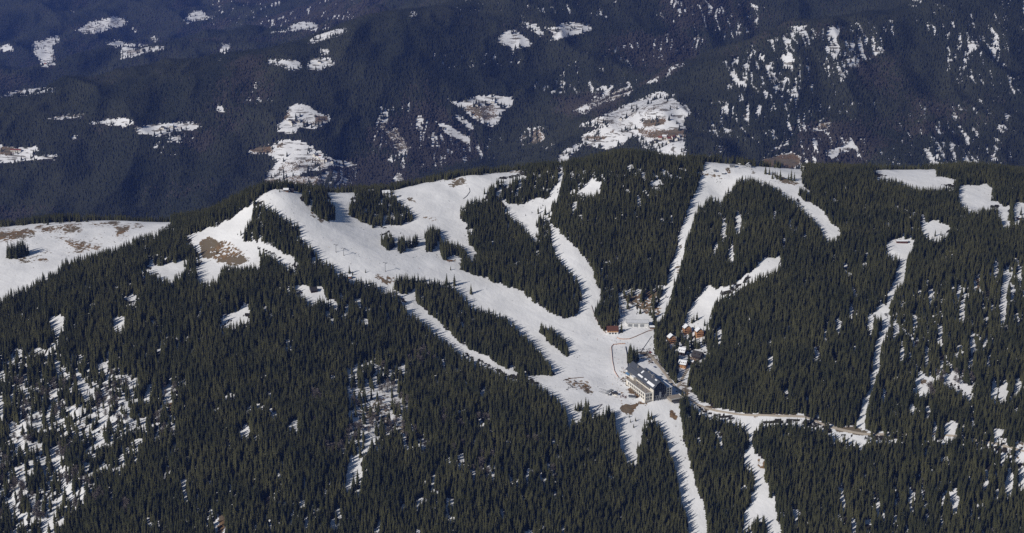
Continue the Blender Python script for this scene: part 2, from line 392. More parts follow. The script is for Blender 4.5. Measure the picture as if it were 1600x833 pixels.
for p in [
    [(51, 67), (78, 59), (91, 54), (95, 64), (84, 71), (84, 84), (89, 98), (84, 103), (64, 105), (61, 88), (51, 78)],
    [(118, 48), (140, 35), (160, 30), (180, 25), (200, 33), (195, 40), (170, 45), (160, 50), (135, 53)],
    [(287, 30), (300, 17), (315, 16), (325, 25), (335, 28), (310, 33), (290, 37)],
    [(164, 66), (185, 63), (205, 68), (215, 72), (255, 71), (257, 76), (235, 80), (215, 86), (188, 93), (187, 85), (192, 75), (175, 72)],
    [(-60, 72), (0, 72), (15, 68), (22, 78), (0, 80), (-60, 80)], ell(240, 61, 6, 3), ell(113, 19, 3, 4), ell(210, 46, 4, 2),
    [(347, 68), (366, 67), (355, 82), (345, 93), (336, 96), (345, 82)], [(421, 52), (450, 42), (475, 32), (500, 38), (495, 48), (470, 45)],
    [(478, 67), (490, 55), (515, 46), (548, 42), (540, 52), (515, 60), (490, 68)], [(419, 93), (435, 92), (455, 93), (473, 97), (470, 107), (455, 112), (440, 103), (420, 100)],
    [(478, 98), (490, 90), (515, 90), (525, 100), (510, 105), (498, 112), (480, 108)], [(497, 76), (515, 75), (515, 85), (500, 86)],
    [(-60, 155), (0, 150), (25, 142), (50, 138), (92, 135), (85, 143), (50, 148), (20, 153)], [(70, 184), (100, 180), (135, 178), (130, 183), (90, 187)],
    [(135, 193), (165, 186), (205, 184), (210, 193), (195, 198), (160, 194)], [(205, 200), (230, 195), (260, 191), (300, 192), (317, 196), (300, 203), (270, 205), (250, 213), (215, 209)],
    [(258, 213), (285, 212), (280, 222), (262, 222)], [(105, 218), (112, 212), (130, 212), (120, 217)], [(-60, 228), (0, 226), (30, 231), (62, 228), (60, 235), (50, 245), (90, 240), (85, 250), (55, 250), (0, 255), (-60, 256)],
    [(440, 190), (448, 172), (457, 162), (477, 162), (498, 176), (517, 182), (515, 190), (504, 197), (488, 202), (477, 200), (466, 199), (464, 205), (454, 210), (435, 205), (433, 197)],
    [(383, 240), (400, 230), (425, 225), (435, 221), (449, 216), (462, 222), (477, 222), (494, 234), (504, 239), (525, 249), (561, 257), (555, 260), (518, 259), (498, 266), (474, 270), (462, 276),
     (500, 275), (505, 292), (408, 296), (414, 275), (429, 257), (424, 243), (414, 239)],
    [(773, 62), (793, 47), (807, 47), (834, 69), (820, 74), (803, 75), (783, 69)], ell(801, 79, 4, 4), [(806, 38), (816, 34), (840, 38), (852, 55), (845, 57), (830, 47)],
    [(845, 40), (865, 42), (880, 35), (910, 36), (931, 43), (910, 52), (885, 57), (870, 63), (858, 62), (865, 52)], [(634, 21), (645, 16), (653, 15), (651, 26), (640, 26)],
    [(698, 155), (720, 160), (745, 150), (770, 148), (803, 151), (800, 165), (785, 175), (780, 190), (768, 200), (752, 192), (738, 183), (720, 170)],
    [(904, 196), (913, 190), (938, 183), (947, 176), (971, 165), (1010, 149), (1028, 143), (1043, 142), (1045, 149), (1057, 147), (1055, 156), (1072, 163), (1082, 176), (1068, 188), (1073, 215),
     (1072, 252), (1050, 252), (1028, 242), (1003, 230), (996, 215), (983, 214), (978, 223), (951, 234), (913, 226), (906, 214), (915, 208), (942, 199), (929, 197), (906, 199)],
    [(870, 246), (885, 230), (912, 222), (905, 234), (890, 245), (884, 262), (872, 258)], [(1045, 107), (1060, 98), (1075, 94), (1068, 103), (1055, 108)], [(1230, 44), (1245, 39), (1263, 39), (1255, 46), (1243, 50)],
    [(1289, 235), (1310, 231), (1325, 220), (1337, 223), (1329, 235), (1310, 240), (1304, 247), (1292, 243)], [(1190, 248), (1215, 242), (1240, 238), (1252, 245), (1250, 256), (1235, 268), (1188, 268)],
    [(1195, 236), (1215, 227), (1235, 212), (1230, 226), (1210, 234), (1200, 241)], [(1265, 205), (1285, 192), (1300, 192), (1285, 205)], ell(345, 170, 8, 6), ell(740, 163, 5, 3), ell(622, 278, 8, 7),
    [(1235, 268), (1255, 255), (1262, 262), (1250, 270)], ell(1332, 70, 5, 10), ell(1300, 72, 4, 12), ell(1515, 70, 5, 5), ell(1565, 200, 8, 6),
    ell(560, 190, 3, 2), ell(940, 20, 3, 5), [(600, 205), (620, 200), (640, 235), (625, 240)], [(680, 190), (700, 195), (735, 215), (735, 225), (700, 210)], [(705, 178), (720, 180), (745, 200), (735, 203)],
    [(845, 228), (865, 218), (868, 228), (850, 234)], [(895, 172), (985, 132), (992, 140), (930, 165), (915, 180)],
]:
    raster(FCLEAR, p, 1.0)
for poly, v in [
    ([(383, 241), (400, 229), (425, 225), (428, 240), (414, 239)], .95), ([(430, 230), (440, 221), (446, 226), (436, 232)], .8), ([(490, 178), (515, 182), (508, 190), (490, 190)], .85), ([(440, 188), (450, 172), (455, 180), (446, 192)], .8),
    ([(460, 186), (500, 190), (490, 196), (450, 194)], .5), ([(440, 250), (520, 245), (520, 262), (470, 270), (430, 272)], .5), ([(408, 280), (500, 272), (505, 294), (408, 296)], .62),
    ([(1188, 249), (1215, 244), (1240, 239), (1251, 246), (1249, 256), (1236, 266), (1188, 268)], .97), ([(1195, 238), (1215, 228), (1235, 213), (1229, 225), (1210, 233)], .7), ([(1265, 205), (1285, 192), (1300, 192), (1285, 205)], .75),
    ([(955, 175), (1045, 157), (1070, 163), (1060, 172), (1000, 180)], .45), ([(1000, 190), (1045, 183), (1040, 195), (1010, 200)], .85), ([(998, 203), (1075, 200), (1073, 215), (1040, 220), (1003, 215)], .8), ([(912, 213), (950, 212), (945, 218), (914, 219)], .85),
    ([(948, 196), (957, 198), (960, 207), (950, 206)], .95), ([(930, 185), (1000, 170), (990, 200), (930, 205)], .42), ([(715, 165), (770, 160), (785, 180), (760, 193), (735, 180)], .62), ([(78, 86), (96, 86), (98, 101), (86, 101)], .7),
    ([(195, 78), (240, 73), (225, 84), (200, 88)], .6), ([(0, 142), (50, 140), (30, 147), (0, 150)], .7), ([(-60, 226), (0, 226), (30, 233), (20, 243), (-60, 244)], .85), ([(240, 200), (290, 196), (285, 203), (250, 206)], .6), ([(70, 183), (135, 178), (130, 183), (90, 187)], .7),
    ([(1308, 233), (1320, 231), (1318, 237), (1306, 238)], .6), ([(430, 40), (490, 40), (480, 46), (440, 48)], .35), ([(120, 30), (200, 30), (190, 46), (130, 52)], .35), ([(785, 55), (810, 50), (820, 68), (795, 70)], .25), ([(900, 160), (990, 132), (980, 160), (915, 178)], .5),
    ([(820, 205), (868, 195), (868, 228), (800, 232)], .65), ([(590, 190), (640, 195), (645, 245), (610, 240)], .55), ([(500, 268), (560, 262), (555, 300), (505, 300)], .4), ([(885, 34), (915, 36), (895, 52)], .3),
]:
    raster(FBROWN, poly, v)


def share(st, c):
    """threshold of the streak noise that leaves share c of the ground open"""
    q = np.quantile(np.asarray(st).ravel()[::7], np.linspace(0, 1, 101))
    return np.interp(1 - c, np.linspace(0, 1, 101), q)


def blur(m, r):
    for ax in (0, 1):
        c = np.cumsum(np.pad(m, [(r + 1, r) if k == ax else (0, 0) for k in (0, 1)], mode='edge'), axis=ax)
        n = m.shape[ax]
        m = (np.take(c, np.arange(2 * r + 1, 2 * r + 1 + n), ax) - np.take(c, np.arange(0, n), ax)) / (2 * r + 1)
    return m


raster(BROWN, [(-60, 372), (150, 365), (190, 352), (230, 350), (200, 372), (120, 402), (60, 420), (0, 440), (-60, 440)], .13)
for poly, v in MEADOW:
    raster(BROWN, poly, v)
raster(BROWN, [(1000, 545), (1024, 552), (1042, 580), (1034, 584), (1012, 570), (998, 556)], .36)
raster(BROWN, [(964, 575), (980, 572), (984, 600), (966, 604)], .26)
raster(BROWN, [(960, 608), (985, 608), (998, 622), (975, 628), (958, 622)], .34)
raster(BROWN, [(1050, 590), (1064, 606), (1085, 624), (1078, 628), (1058, 618)], .36)
raster(BROWN, [(1075, 545), (1100, 545), (1108, 562), (1085, 572), (1072, 560)], .42)
BROWN = np.clip(blur(blur(BROWN, 3), 2) * 1.35, 0, 1)
FEDGE = blur(blur((FCLEAR >= 1).astype(np.float32), 3), 2)
FBROWN = np.clip(blur(blur(FBROWN, 2), 1) * .92, 0, 1)


def streaks(X, Y, far):
    """thin woods follow the fall line: long open lanes broken up by single trees"""
    if far:
        x = X + 70 * (vnoise(X / 260, Y / 260, 70) - .5) + 25 * (vnoise(X / 90, Y / 90, 69) - .5)
        return .46 * vnoise(x / 9, Y / 80, 71) + .22 * vnoise(x / 5, Y / 26, 73) + .32 * fbm(x / 130, Y / 260, 74, 3)
    x = X + 16 * (vnoise(X / 60, Y / 60, 70) - .5)
    return .40 * vnoise(x / 4.2, Y / 26, 72) + .42 * vnoise(x / 3.4, Y / 7, 75) + .18 * fbm(x / 50, Y / 90, 76, 3)


def gaps(X, Y):
    return .5 * vnoise(X / 7, Y / 15, 77) + .25 * vnoise(X / 15, Y / 30, 79) + .25 * fbm(X / 80, Y / 80, 78, 2)

HAZE = 1.95e-5
EXPO = -0.15


# ------------------------------------------------------------------ object helpers
def tag(o, label=None, cat=None, group=None, kind=None):
    if label:
        o['label'] = label
    if cat:
        o['category'] = cat
    if group:
        o['group'] = group
    if kind:
        o['kind'] = kind
    return o


def np_mesh(name, verts, faces, mats=(), smooth=False, fmat=None):
    """verts (n,3), faces (m,k) all of one size k"""
    me = bpy.data.meshes.new(name)
    v = np.asarray(verts, np.float32)
    f = np.asarray(faces, np.int32)
    me.vertices.add(len(v))
    me.vertices.foreach_set('co', v.ravel())
    k = f.shape[1]
    me.loops.add(f.size)
    me.loops.foreach_set('vertex_index', f.ravel())
    me.polygons.add(len(f))
    me.polygons.foreach_set('loop_start', np.arange(0, f.size, k, dtype=np.int32))
    if smooth:
        me.polygons.foreach_set('use_smooth', np.ones(len(f), bool))
    if fmat is not None:
        me.polygons.foreach_set('material_index', np.asarray(fmat, np.int32))
    for m in mats:
        me.materials.append(m)
    me.update()
    me.validate()
    return me


def link(name, me, parent=None, loc=None, rz=0):
    o = bpy.data.objects.new(name, me)
    COL.objects.link(o)
    if parent is not None:
        o.parent = parent
    if loc is not None:
        o.location = loc
    if rz:
        o.rotation_euler = (0, 0, rz)
    return o


class MB:
    """collects shapes into one mesh"""

    def __init__(self):
        self.v, self.f = [], []

    def add(self, vs, fs):
        n = len(self.v)
        self.v += [tuple(map(float, p)) for p in vs]
        self.f += [tuple(i + n for i in f) for f in fs]
        return self

    def box(self, x0, x1, y0, y1, z0, z1):
        return self.add([(x0, y0, z0), (x1, y0, z0), (x1, y1, z0), (x0, y1, z0), (x0, y0, z1), (x1, y0, z1), (x1, y1, z1), (x0, y1, z1)],
                        [(0, 3, 2, 1), (4, 5, 6, 7), (0, 1, 5, 4), (1, 2, 6, 5), (2, 3, 7, 6), (3, 0, 4, 7)])

    def prism(self, prof, a, b, axis='y'):
        """closed profile [(s,z)] pushed from a to b along axis ('y': s is x, 'x': s is y)"""
        n = len(prof)
        mk = (lambda s, z, t: (s, t, z)) if axis == 'y' else (lambda s, z, t: (t, s, z))
        vs = [mk(s, z, a) for s, z in prof] + [mk(s, z, b) for s, z in prof]
        fs = [tuple(range(n)), tuple(range(2 * n - 1, n - 1, -1))] + [(i, i + n, (i + 1) % n + n, (i + 1) % n) for i in range(n)]
        return self.add(vs, fs)

    def tube(self, p, q, r0, r1=None, n=6):
        r1 = r0 if r1 is None else r1
        p, q = np.array(p, float), np.array(q, float)
        d = q - p
        d = d / (np.linalg.norm(d) + 1e-9)
        a = np.cross(d, (0, 0, 1) if abs(d[2]) < .9 else (1, 0, 0))
        a /= np.linalg.norm(a)
        b = np.cross(d, a)
        vs = []
        for c, r in ((p, r0), (q, r1)):
            vs += [c + r * (math.cos(t) * a + math.sin(t) * b) for t in [2 * math.pi * k / n for k in range(n)]]
        fs = [(k, (k + 1) % n, (k + 1) % n + n, k + n) for k in range(n)] + [tuple(range(n - 1, -1, -1)), tuple(range(n, 2 * n))]
        return self.add(vs, fs)

    def mesh(self, name, mat):
        me = bpy.data.meshes.new(name)
        me.from_pydata(self.v, [], self.f)
        bm = bmesh.new()
        bm.from_mesh(me)
        bmesh.ops.recalc_face_normals(bm, faces=bm.faces)
        bm.to_mesh(me)
        bm.free()
        for m in (mat if isinstance(mat, (list, tuple)) else [mat]):
            me.materials.append(m)
        return me

    def build(self, name, mat, parent=None, **k):
        return link(name, self.mesh(name, mat), parent, **k)


def copy_tree(o, parent=None):
    c = o.copy()
    COL.objects.link(c)
    c.parent = parent
    for ch in list(o.children):
        copy_tree(ch, c)
    return c


def empty(name, loc, rz=0, label=None, cat=None, group=None):
    o = bpy.data.objects.new(name, None)
    COL.objects.link(o)
    o.location = loc
    o.rotation_euler = (0, 0, rz)
    o.empty_display_size = 1
    return tag(o, label, cat, group)


# ------------------------------------------------------------------ materials
class NT:
    def __init__(self, name):
        self.m = bpy.data.materials.new(name)
        self.m.use_nodes = True
        self.t = self.m.node_tree
        self.b = self.t.nodes['Principled BSDF']
        self.b.inputs['Specular IOR Level'].default_value = .2

    def n(self, typ, **k):
        nd = self.t.nodes.new(typ)
        for a, v in k.items():
            if a.startswith('_'):
                setattr(nd, a[1:], v)
        return nd

    def l(self, a, b):
        self.t.links.new(a, b)

    def math(self, op, a, b=None, clamp=False):
        nd = self.t.nodes.new('ShaderNodeMath')
        nd.operation = op
        nd.use_clamp = clamp
        for i, x in enumerate((a, b)):
            if x is None:
                continue
            if isinstance(x, (int, float)):
                nd.inputs[i].default_value = x
            else:
                self.l(x, nd.inputs[i])
        return nd.outputs[0]

    def mix(self, f, a, b):
        nd = self.t.nodes.new('ShaderNodeMix')
        nd.data_type = 'RGBA'
        for i, x in ((0, f), (6, a), (7, b)):
            if isinstance(x, (int, float)):
                nd.inputs[i].default_value = x
            elif isinstance(x, tuple):
                nd.inputs[i].default_value = (*x, 1)
            else:
                self.l(x, nd.inputs[i])
        return nd.outputs[2]

    def step(self, x, a, b):
        nd = self.t.nodes.new('ShaderNodeMapRange')
        nd.interpolation_type = 'SMOOTHSTEP'
        nd.inputs[1].default_value = a
        nd.inputs[2].default_value = b
        self.l(x, nd.inputs[0])
        return nd.outputs[0]

    def noise(self, scale, vec=None, detail=4, rough=.55):
        nd = self.t.nodes.new('ShaderNodeTexNoise')
        nd.inputs['Scale'].default_value = scale
        nd.inputs['Detail'].default_value = detail
        nd.inputs['Roughness'].default_value = rough
        if vec is not None:
            self.l(vec, nd.inputs['Vector'])
        return nd.outputs['Fac']

    def pos(self, scale=(1, 1, 1)):
        g = self.t.nodes.new('ShaderNodeNewGeometry')
        mp = self.t.nodes.new('ShaderNodeMapping')
        mp.inputs['Scale'].default_value = scale
        self.l(g.outputs['Position'], mp.inputs['Vector'])
        return mp.outputs[0]


def plain(name, col, rough=.7, var=.15, scale=.6, metal=0, spec=.2):
    k = NT(name)
    tc = k.n('ShaderNodeTexCoord')
    f = k.noise(scale, tc.outputs['Object'], 5)
    c2 = tuple(max(0, x * (1 - 2 * var)) for x in col)
    c3 = tuple(min(1, x * (1 + var)) for x in col)
    k.l(k.mix(f, c2, c3), k.b.inputs['Base Color'])
    k.b.inputs['Roughness'].default_value = rough
    k.b.inputs['Metallic'].default_value = metal
    k.b.inputs['Specular IOR Level'].default_value = spec
    return k.m


def ground_mat():
    k = NT('snowy_ground')
    at = k.n('ShaderNodeAttribute')
    at.attribute_name = 'cover'
    sep = k.n('ShaderNodeSeparateColor')
    k.l(at.outputs['Color'], sep.inputs[0])
    wood, brown, far = sep.outputs[0], sep.outputs[1], sep.outputs[2]
    p1 = k.pos()
    pst = k.pos((.05, .011, .05))
    nfine = k.noise(.16, p1, 5, .62)
    nmid = k.noise(.022, p1, 5, .6)
    nstreak = k.noise(1.0, pst, 5, .6)
    # snow with slight dirt
    snow = k.mix(k.step(nmid, .35, .7), (.77, .77, .77), (.86, .86, .86))
    g_ = k.t.nodes.new('ShaderNodeNewGeometry')
    mp = k.t.nodes.new('ShaderNodeMapping')
    mp.inputs['Rotation'].default_value = (0, 0, math.radians(32))
    k.l(g_.outputs['Position'], mp.inputs['Vector'])
    mp2 = k.t.nodes.new('ShaderNodeMapping')
    mp2.inputs['Scale'].default_value = (.005, .13, .02)
    k.l(mp.outputs[0], mp2.inputs['Vector'])
    trk = k.noise(1.0, mp2.outputs[0], 4, .65)
    snow = k.mix(k.math('MULTIPLY', k.step(trk, .48, .66), .36), snow, (.70, .70, .72))
    snow = k.mix(k.math('MULTIPLY', k.step(k.noise(.5, p1, 3, .7), .60, .74), .22), snow, (.56, .56, .57))
    vor = k.n('ShaderNodeTexVoronoi')
    vor.inputs['Scale'].default_value = .11
    vor.inputs['Randomness'].default_value = 1
    k.l(p1, vor.inputs['Vector'])
    spk = k.step(vor.outputs['Distance'], .19, .08)
    spk = k.math('MULTIPLY', spk, k.step(k.noise(.013, p1, 4, .7), .54, .64))
    snow = k.mix(k.math('MULTIPLY', spk, k.math('SUBTRACT', 1.0, far)), snow, (.07, .06, .045))
    # dead grass
    gr = k.mix(k.step(nfine, .34, .66), (.075, .048, .026), (.24, .155, .082))
    gr = k.mix(k.step(nmid, .45, .62), gr, (.16, .13, .09))
    mixn = k.math('ADD', k.math('MULTIPLY', nfine, .55), k.math('MULTIPLY', nmid, .45))
    thr = k.math('ADD', brown, k.math('MULTIPLY', k.math('SUBTRACT', mixn, .5), 3.3))
    gm = k.math('MULTIPLY', k.step(thr, .44, .56), k.step(brown, .04, .16))
    c = k.mix(gm, snow, gr)
    # far fields: terrace lines and bare strips
    wv = k.noise(1.0, k.pos((.012, .03, .16)), 3, .5)
    strip = k.math('MULTIPLY', k.step(wv, .54, .60), far)
    strip = k.math('MULTIPLY', strip, k.step(nmid, .38, .50))
    c = k.mix(k.math('MULTIPLY', strip, .85), c, (.10, .085, .06))
    # forest floor: needles, brushwood, snow patches; near colour also darkened for shade between trees
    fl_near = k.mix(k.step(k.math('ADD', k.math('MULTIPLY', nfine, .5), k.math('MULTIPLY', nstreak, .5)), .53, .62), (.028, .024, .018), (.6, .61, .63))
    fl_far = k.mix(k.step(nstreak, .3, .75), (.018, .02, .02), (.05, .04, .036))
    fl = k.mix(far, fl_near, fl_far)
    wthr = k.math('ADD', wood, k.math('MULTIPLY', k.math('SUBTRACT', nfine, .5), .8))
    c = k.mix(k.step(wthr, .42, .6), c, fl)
    k.l(c, k.b.inputs['Base Color'])
    k.b.inputs['Roughness'].default_value = .85
    k.b.inputs['Specular IOR Level'].default_value = .1
    bp = k.n('ShaderNodeBump')
    bp.inputs['Strength'].default_value = .6
    bp.inputs['Distance'].default_value = 3.2
    k.l(k.math('ADD', k.noise(.035, p1, 6, .6), k.math('MULTIPLY', nfine, .12)), bp.inputs['Height'])
    k.l(bp.outputs[0], k.b.inputs['Normal'])
    return k.m


def tree_mat(name, dark, light, inst=True, rough=.8):
    k = NT(name)
    oi = k.n('ShaderNodeObjectInfo')
    rnd = oi.outputs['Random']
    pn = k.noise(.018, k.pos(), 3, .5)
    fine = k.noise(1.3, k.pos(), 2, .5) if inst else k.noise(.12, k.pos(), 3, .7)
    if inst:
        f = k.math('ADD', k.math('MULTIPLY', rnd, .5), k.math('MULTIPLY', k.step(pn, .36, .64), .5))
    else:
        broad = k.step(k.noise(.0032, k.pos((1, .6, 1)), 5, .6), .36, .64)
        f = k.math('ADD', k.math('MULTIPLY', fine, .22), k.math('ADD', k.math('MULTIPLY', pn, .33), k.math('MULTIPLY', broad, .5)))
    c = k.mix(f, dark, light)
    c = k.mix(k.math('MULTIPLY', fine, .5), c, tuple(x * .45 for x in dark))
    k.l(c, k.b.inputs['Base Color'])
    k.b.inputs['Roughness'].default_value = rough
    k.b.inputs['Specular IOR Level'].default_value = .12
    return k.m


M = dict(
    ground=ground_mat(),
    needles=tree_mat('spruce_needles', (.034, .039, .016), (.104, .100, .044)),
    farneedles=tree_mat('distant_needles', (.016, .021, .014), (.058, .060, .037), inst=False),
    farbare=tree_mat('distant_twigs', (.048, .043, .036), (.074, .064, .052), inst=False),
    bark=plain('bark', (.10, .08, .06)),
    twigs=plain('bare_twigs', (.20, .172, .15), var=.25),
    shrub=plain('shrub_twigs', (.09, .075, .06), var=.35),
)

# ------------------------------------------------------------------ ground sheet
ud = np.linspace(-.375, .375, 1180)
us = np.linspace(.39, .80, 44)
U = np.concatenate([-us[::-1], ud, us])
YR = np.concatenate([np.arange(1400, 1980, 40.), np.arange(1980, 3620, 4.6), np.arange(3620, 4300, 22.), np.arange(4300, 6300, 60.),
                     np.arange(6300, 10100, 10.5), np.arange(10100, 19000, 42.)])
GX = U[None, :] * YR[:, None]
GY = np.repeat(YR[:, None], len(U), 1)
GZ = ground(GX, GY)
ang = (GZ - CAMZ) / GY
RUN = np.maximum.accumulate(ang, axis=0)
GPX, GPY = project(GX, GY, GZ)


def idx(X, Y):
    j = np.clip(np.searchsorted(U, X / Y), 1, len(U) - 1)
    i = np.clip(np.searchsorted(YR, Y), 1, len(YR) - 1)
    return i, j


def seen(X, Y, Z, lift=0.0):
    """is a point lift metres above the ground in sight of the survey position"""
    i, j = idx(X, Y)
    return (Z + lift - CAMZ) / Y >= RUN[i - 1, j] - 4e-4


def covers(X, Y, Z):
    """open-ground value, brown value at points (0 where nothing was surveyed)"""
    px, py = project(X, Y, Z)
    jx = 9 * (fbm(X / 11, Y / 11, 51, 3) - .5)
    jy = 9 * (fbm(X / 11, Y / 11, 61, 3) - .5)
    vis = seen(X, Y, Z, 1.0)
    near = Y < 4500
    c = np.where(near, look(CLEAR, px + jx, py + jy), look(FCLEAR, px + .6 * jx, py + .6 * jy))
    kx = 22 * (fbm(X / 30, Y / 30, 52, 4) - .5)
    ky = 16 * (fbm(X / 30, Y / 30, 62, 4) - .5)
    lx = 12 * (fbm(X / 60, Y / 60, 53, 4) - .5)
    b = np.where(near, look(BROWN, px + kx, py + ky), look(FBROWN, px + lx, py + .6 * lx))
    b = np.where(near, b, np.where(c >= 1, np.maximum(b, .16), b))
    return np.where(vis, c, 0), np.where(vis, b, 0)


c_, b_ = covers(GX.ravel(), GY.ravel(), GZ.ravel())
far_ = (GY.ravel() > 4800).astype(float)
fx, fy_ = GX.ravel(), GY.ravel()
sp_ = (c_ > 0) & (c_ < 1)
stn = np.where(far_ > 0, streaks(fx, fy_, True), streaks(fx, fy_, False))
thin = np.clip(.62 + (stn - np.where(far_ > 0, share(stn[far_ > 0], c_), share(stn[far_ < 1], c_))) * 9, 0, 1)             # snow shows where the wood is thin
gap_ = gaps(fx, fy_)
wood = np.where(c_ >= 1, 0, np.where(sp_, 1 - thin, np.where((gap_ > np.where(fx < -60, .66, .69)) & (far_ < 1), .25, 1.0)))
# brushwood and painted shade end where the standing trees end: the strip in front of a glade stays snowy
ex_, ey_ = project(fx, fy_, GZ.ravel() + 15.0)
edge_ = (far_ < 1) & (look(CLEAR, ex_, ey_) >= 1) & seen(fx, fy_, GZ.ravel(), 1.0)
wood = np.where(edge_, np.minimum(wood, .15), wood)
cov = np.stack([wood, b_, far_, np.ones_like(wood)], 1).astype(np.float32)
nr, nc = GX.shape
q = (np.arange(nr - 1)[:, None] * nc + np.arange(nc - 1)[None]).ravel()
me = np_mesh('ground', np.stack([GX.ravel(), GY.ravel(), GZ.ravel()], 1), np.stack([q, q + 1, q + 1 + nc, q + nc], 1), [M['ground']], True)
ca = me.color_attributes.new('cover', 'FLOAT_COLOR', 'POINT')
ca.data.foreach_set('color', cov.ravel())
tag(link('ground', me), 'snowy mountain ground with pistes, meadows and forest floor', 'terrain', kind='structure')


# ------------------------------------------------------------------ spruce shapes (unit height)
def spruce_mesh(seed, R=.17, levels=12, per=8, low=.05):
    r = np.random.default_rng(seed)
    V, Fc = [], []

    def tri(*p):
        n = len(V)
        V.extend(p)
        Fc.append((n, n + 1, n + 2))
    # inner body
    nb = 7
    for k in range(nb):
        a0, a1 = 2 * math.pi * k / nb, 2 * math.pi * (k + 1) / nb
        rr0, rr1 = R * .5, R * .5
        tri((rr0 * math.cos(a0), rr0 * math.sin(a0), low), (rr1 * math.cos(a1), rr1 * math.sin(a1), low), (0, 0, .93))
    bulge = r.uniform(-.15, .2)
    for L in range(levels):
        t = low + (1 - low - .05) * (L / (levels - .4)) ** .94
        rad = R * ((1 - t) ** .8 + bulge * math.sin(math.pi * t) * .5) * r.uniform(.82, 1.12)
        n = max(4, int(per * (1 - .45 * t)))
        off = r.uniform(0, 6.28)
        for k in range(n):
            a = off + 2 * math.pi * k / n + r.uniform(-.25, .25)
            rl = rad * r.uniform(.68, 1.22)
            w = rl * r.uniform(.30, .46)
            droop = rl * r.uniform(.35, .7)
            ca_, sa_ = math.cos(a), math.sin(a)
            z0 = t + .035 + r.uniform(-.01, .01)
            root = (0, 0, z0 + .01)
            mid = .6 * rl
            zl = z0 - droop * .42
            A = (mid * ca_ - w * sa_, mid * sa_ + w * ca_, zl - .018)
            B = (mid * ca_ + w * sa_, mid * sa_ - w * ca_, zl - .018)
            C = (mid * ca_, mid * sa_, zl + .012)
            T = (rl * ca_, rl * sa_, z0 - droop)
            tri(root, C, A)
            tri(root, B, C)
            tri(C, T, A)
            tri(C, B, T)
    for k in range(3):
        a0, a1 = 2.094 * k, 2.094 * (k + 1)
        tri((.018 * math.cos(a0), .018 * math.sin(a0), .90), (.018 * math.cos(a1), .018 * math.sin(a1), .90), (0, 0, 1.0))
    return np_mesh('spruce_crown', V, Fc, [M['needles']])


SPRUCE = [spruce_mesh(100 + k, R=.150 + .014 * (k % 4), levels=11 + k % 3, per=8) for k in range(7)]
tm = MB().tube((0, 0, -.06), (0, 0, .5), .016, .008, 5).mesh('trunk', M['bark'])

# ------------------------------------------------------------------ near forest: where trees stand
EXC = [(1049, 537, 15), (1073, 522, 15), (1092, 527, 15), (1066, 555, 13), (1067, 575, 14), (1090, 560, 15), (490, 455, 11), (492, 433, 6), (547, 434, 7), (603, 304, 12), (580, 302, 9),
       (1592, 342, 8), (1409, 379, 14), (957, 520, 14), (1170, 261, 10), (1144, 261, 9), (447, 299, 9), (456, 300, 8), (996, 508, 24), (1019, 513, 8)]
ROADLINE = [(1012, 552), (1019, 558), (1026, 567), (1034, 577), (1043, 589), (1052, 601), (1063, 612), (1075, 622), (1088, 631), (1105, 638), (1125, 643), (1150, 647), (1180, 649), (1215, 650), (1256, 651),
            (1286, 663), (1305, 669), (1325, 674), (1350, 678), (1366, 679)]
BARE_ZONES = [((-20, 590, 210, 815), 120), ((545, 575, 635, 690), 50), ((640, 540, 680, 570), 12), ((650, 640, 880, 760), 30), ((150, 590, 280, 680), 20), ((1425, 585, 1530, 615), 16), ((460, 620, 560, 720), 16),
              ((965, 455, 1030, 492), 26)]
BAREPOS = []
for (x0, y0, x1, y1), n_ in BARE_ZONES:
    cl = []
    while len(cl) < n_:                     # they stand in loose groups
        a_, b_q = rng.uniform(x0, x1), rng.uniform(y0, y1)
        for _ in range(int(rng.integers(2, 6))):
            if len(cl) < n_:
                cl.append(hit(a_ + rng.normal(0, 7), b_q + rng.normal(0, 6)))
    BAREPOS.append(cl)
SPC = 4.5
gx, gy = np.meshgrid(np.arange(-1330, 1330, SPC), np.arange(2010, 3560, SPC))
gx = gx.ravel() + rng.uniform(-.46, .46, gx.size) * SPC
gy = gy.ravel() + rng.uniform(-.46, .46, gy.size) * SPC
m = np.abs(gx / gy) < .39
gx, gy = gx[m], gy[m]
gz = ground(gx, gy)
hh = np.clip(rng.normal(20.0, 2.6, len(gx)) * (1 - .22 * sstep(2750, 3250, gy)), 8, 30)
hh *= .72 + .56 * fbm(gx / 45, gy / 45, 83, 3)
hh *= np.where(rng.random(len(gx)) < .16, .58, 1)
px, py = project(gx, gy, gz)
c0, _ = covers(gx, gy, gz)
vis = seen(gx, gy, gz, 1.0)
ct = np.zeros(len(gx))
for fr in (.28, .5, .7, .88):                # no crown may stand in front of surveyed open snow
    tx, ty = project(gx, gy, gz + fr * hh)
    ct = np.maximum(ct, np.where(vis, look(CLEAR, tx + 5 * (rng.random(len(gx)) - .5), ty + 3 * (rng.random(len(gx)) - .5)), 0))
st = streaks(gx, gy, False)
gapn = gaps(gx, gy)
keep = np.where(c0 >= 1, False, np.where(c0 > 0, st - share(st, c0) < rng.normal(0, .05, len(gx)), True))
keep &= ~(ct >= 1)
keep &= ~((gapn > np.where(gx < -60, .675, .71)) & (c0 < 1))
keep &= rng.random(len(gx)) > .02
for a_, b_px, r_ in EXC:
    ex, ey, _ = hit(a_, b_px)
    keep &= (gx - ex) ** 2 + (gy - ey) ** 2 > r_ * r_
for cl in BAREPOS[:7]:
    for ex, ey, _ in cl:
        keep &= (gx - ex) ** 2 + ((gy - ey + 2.5) / 1.5) ** 2 > 4.6 ** 2
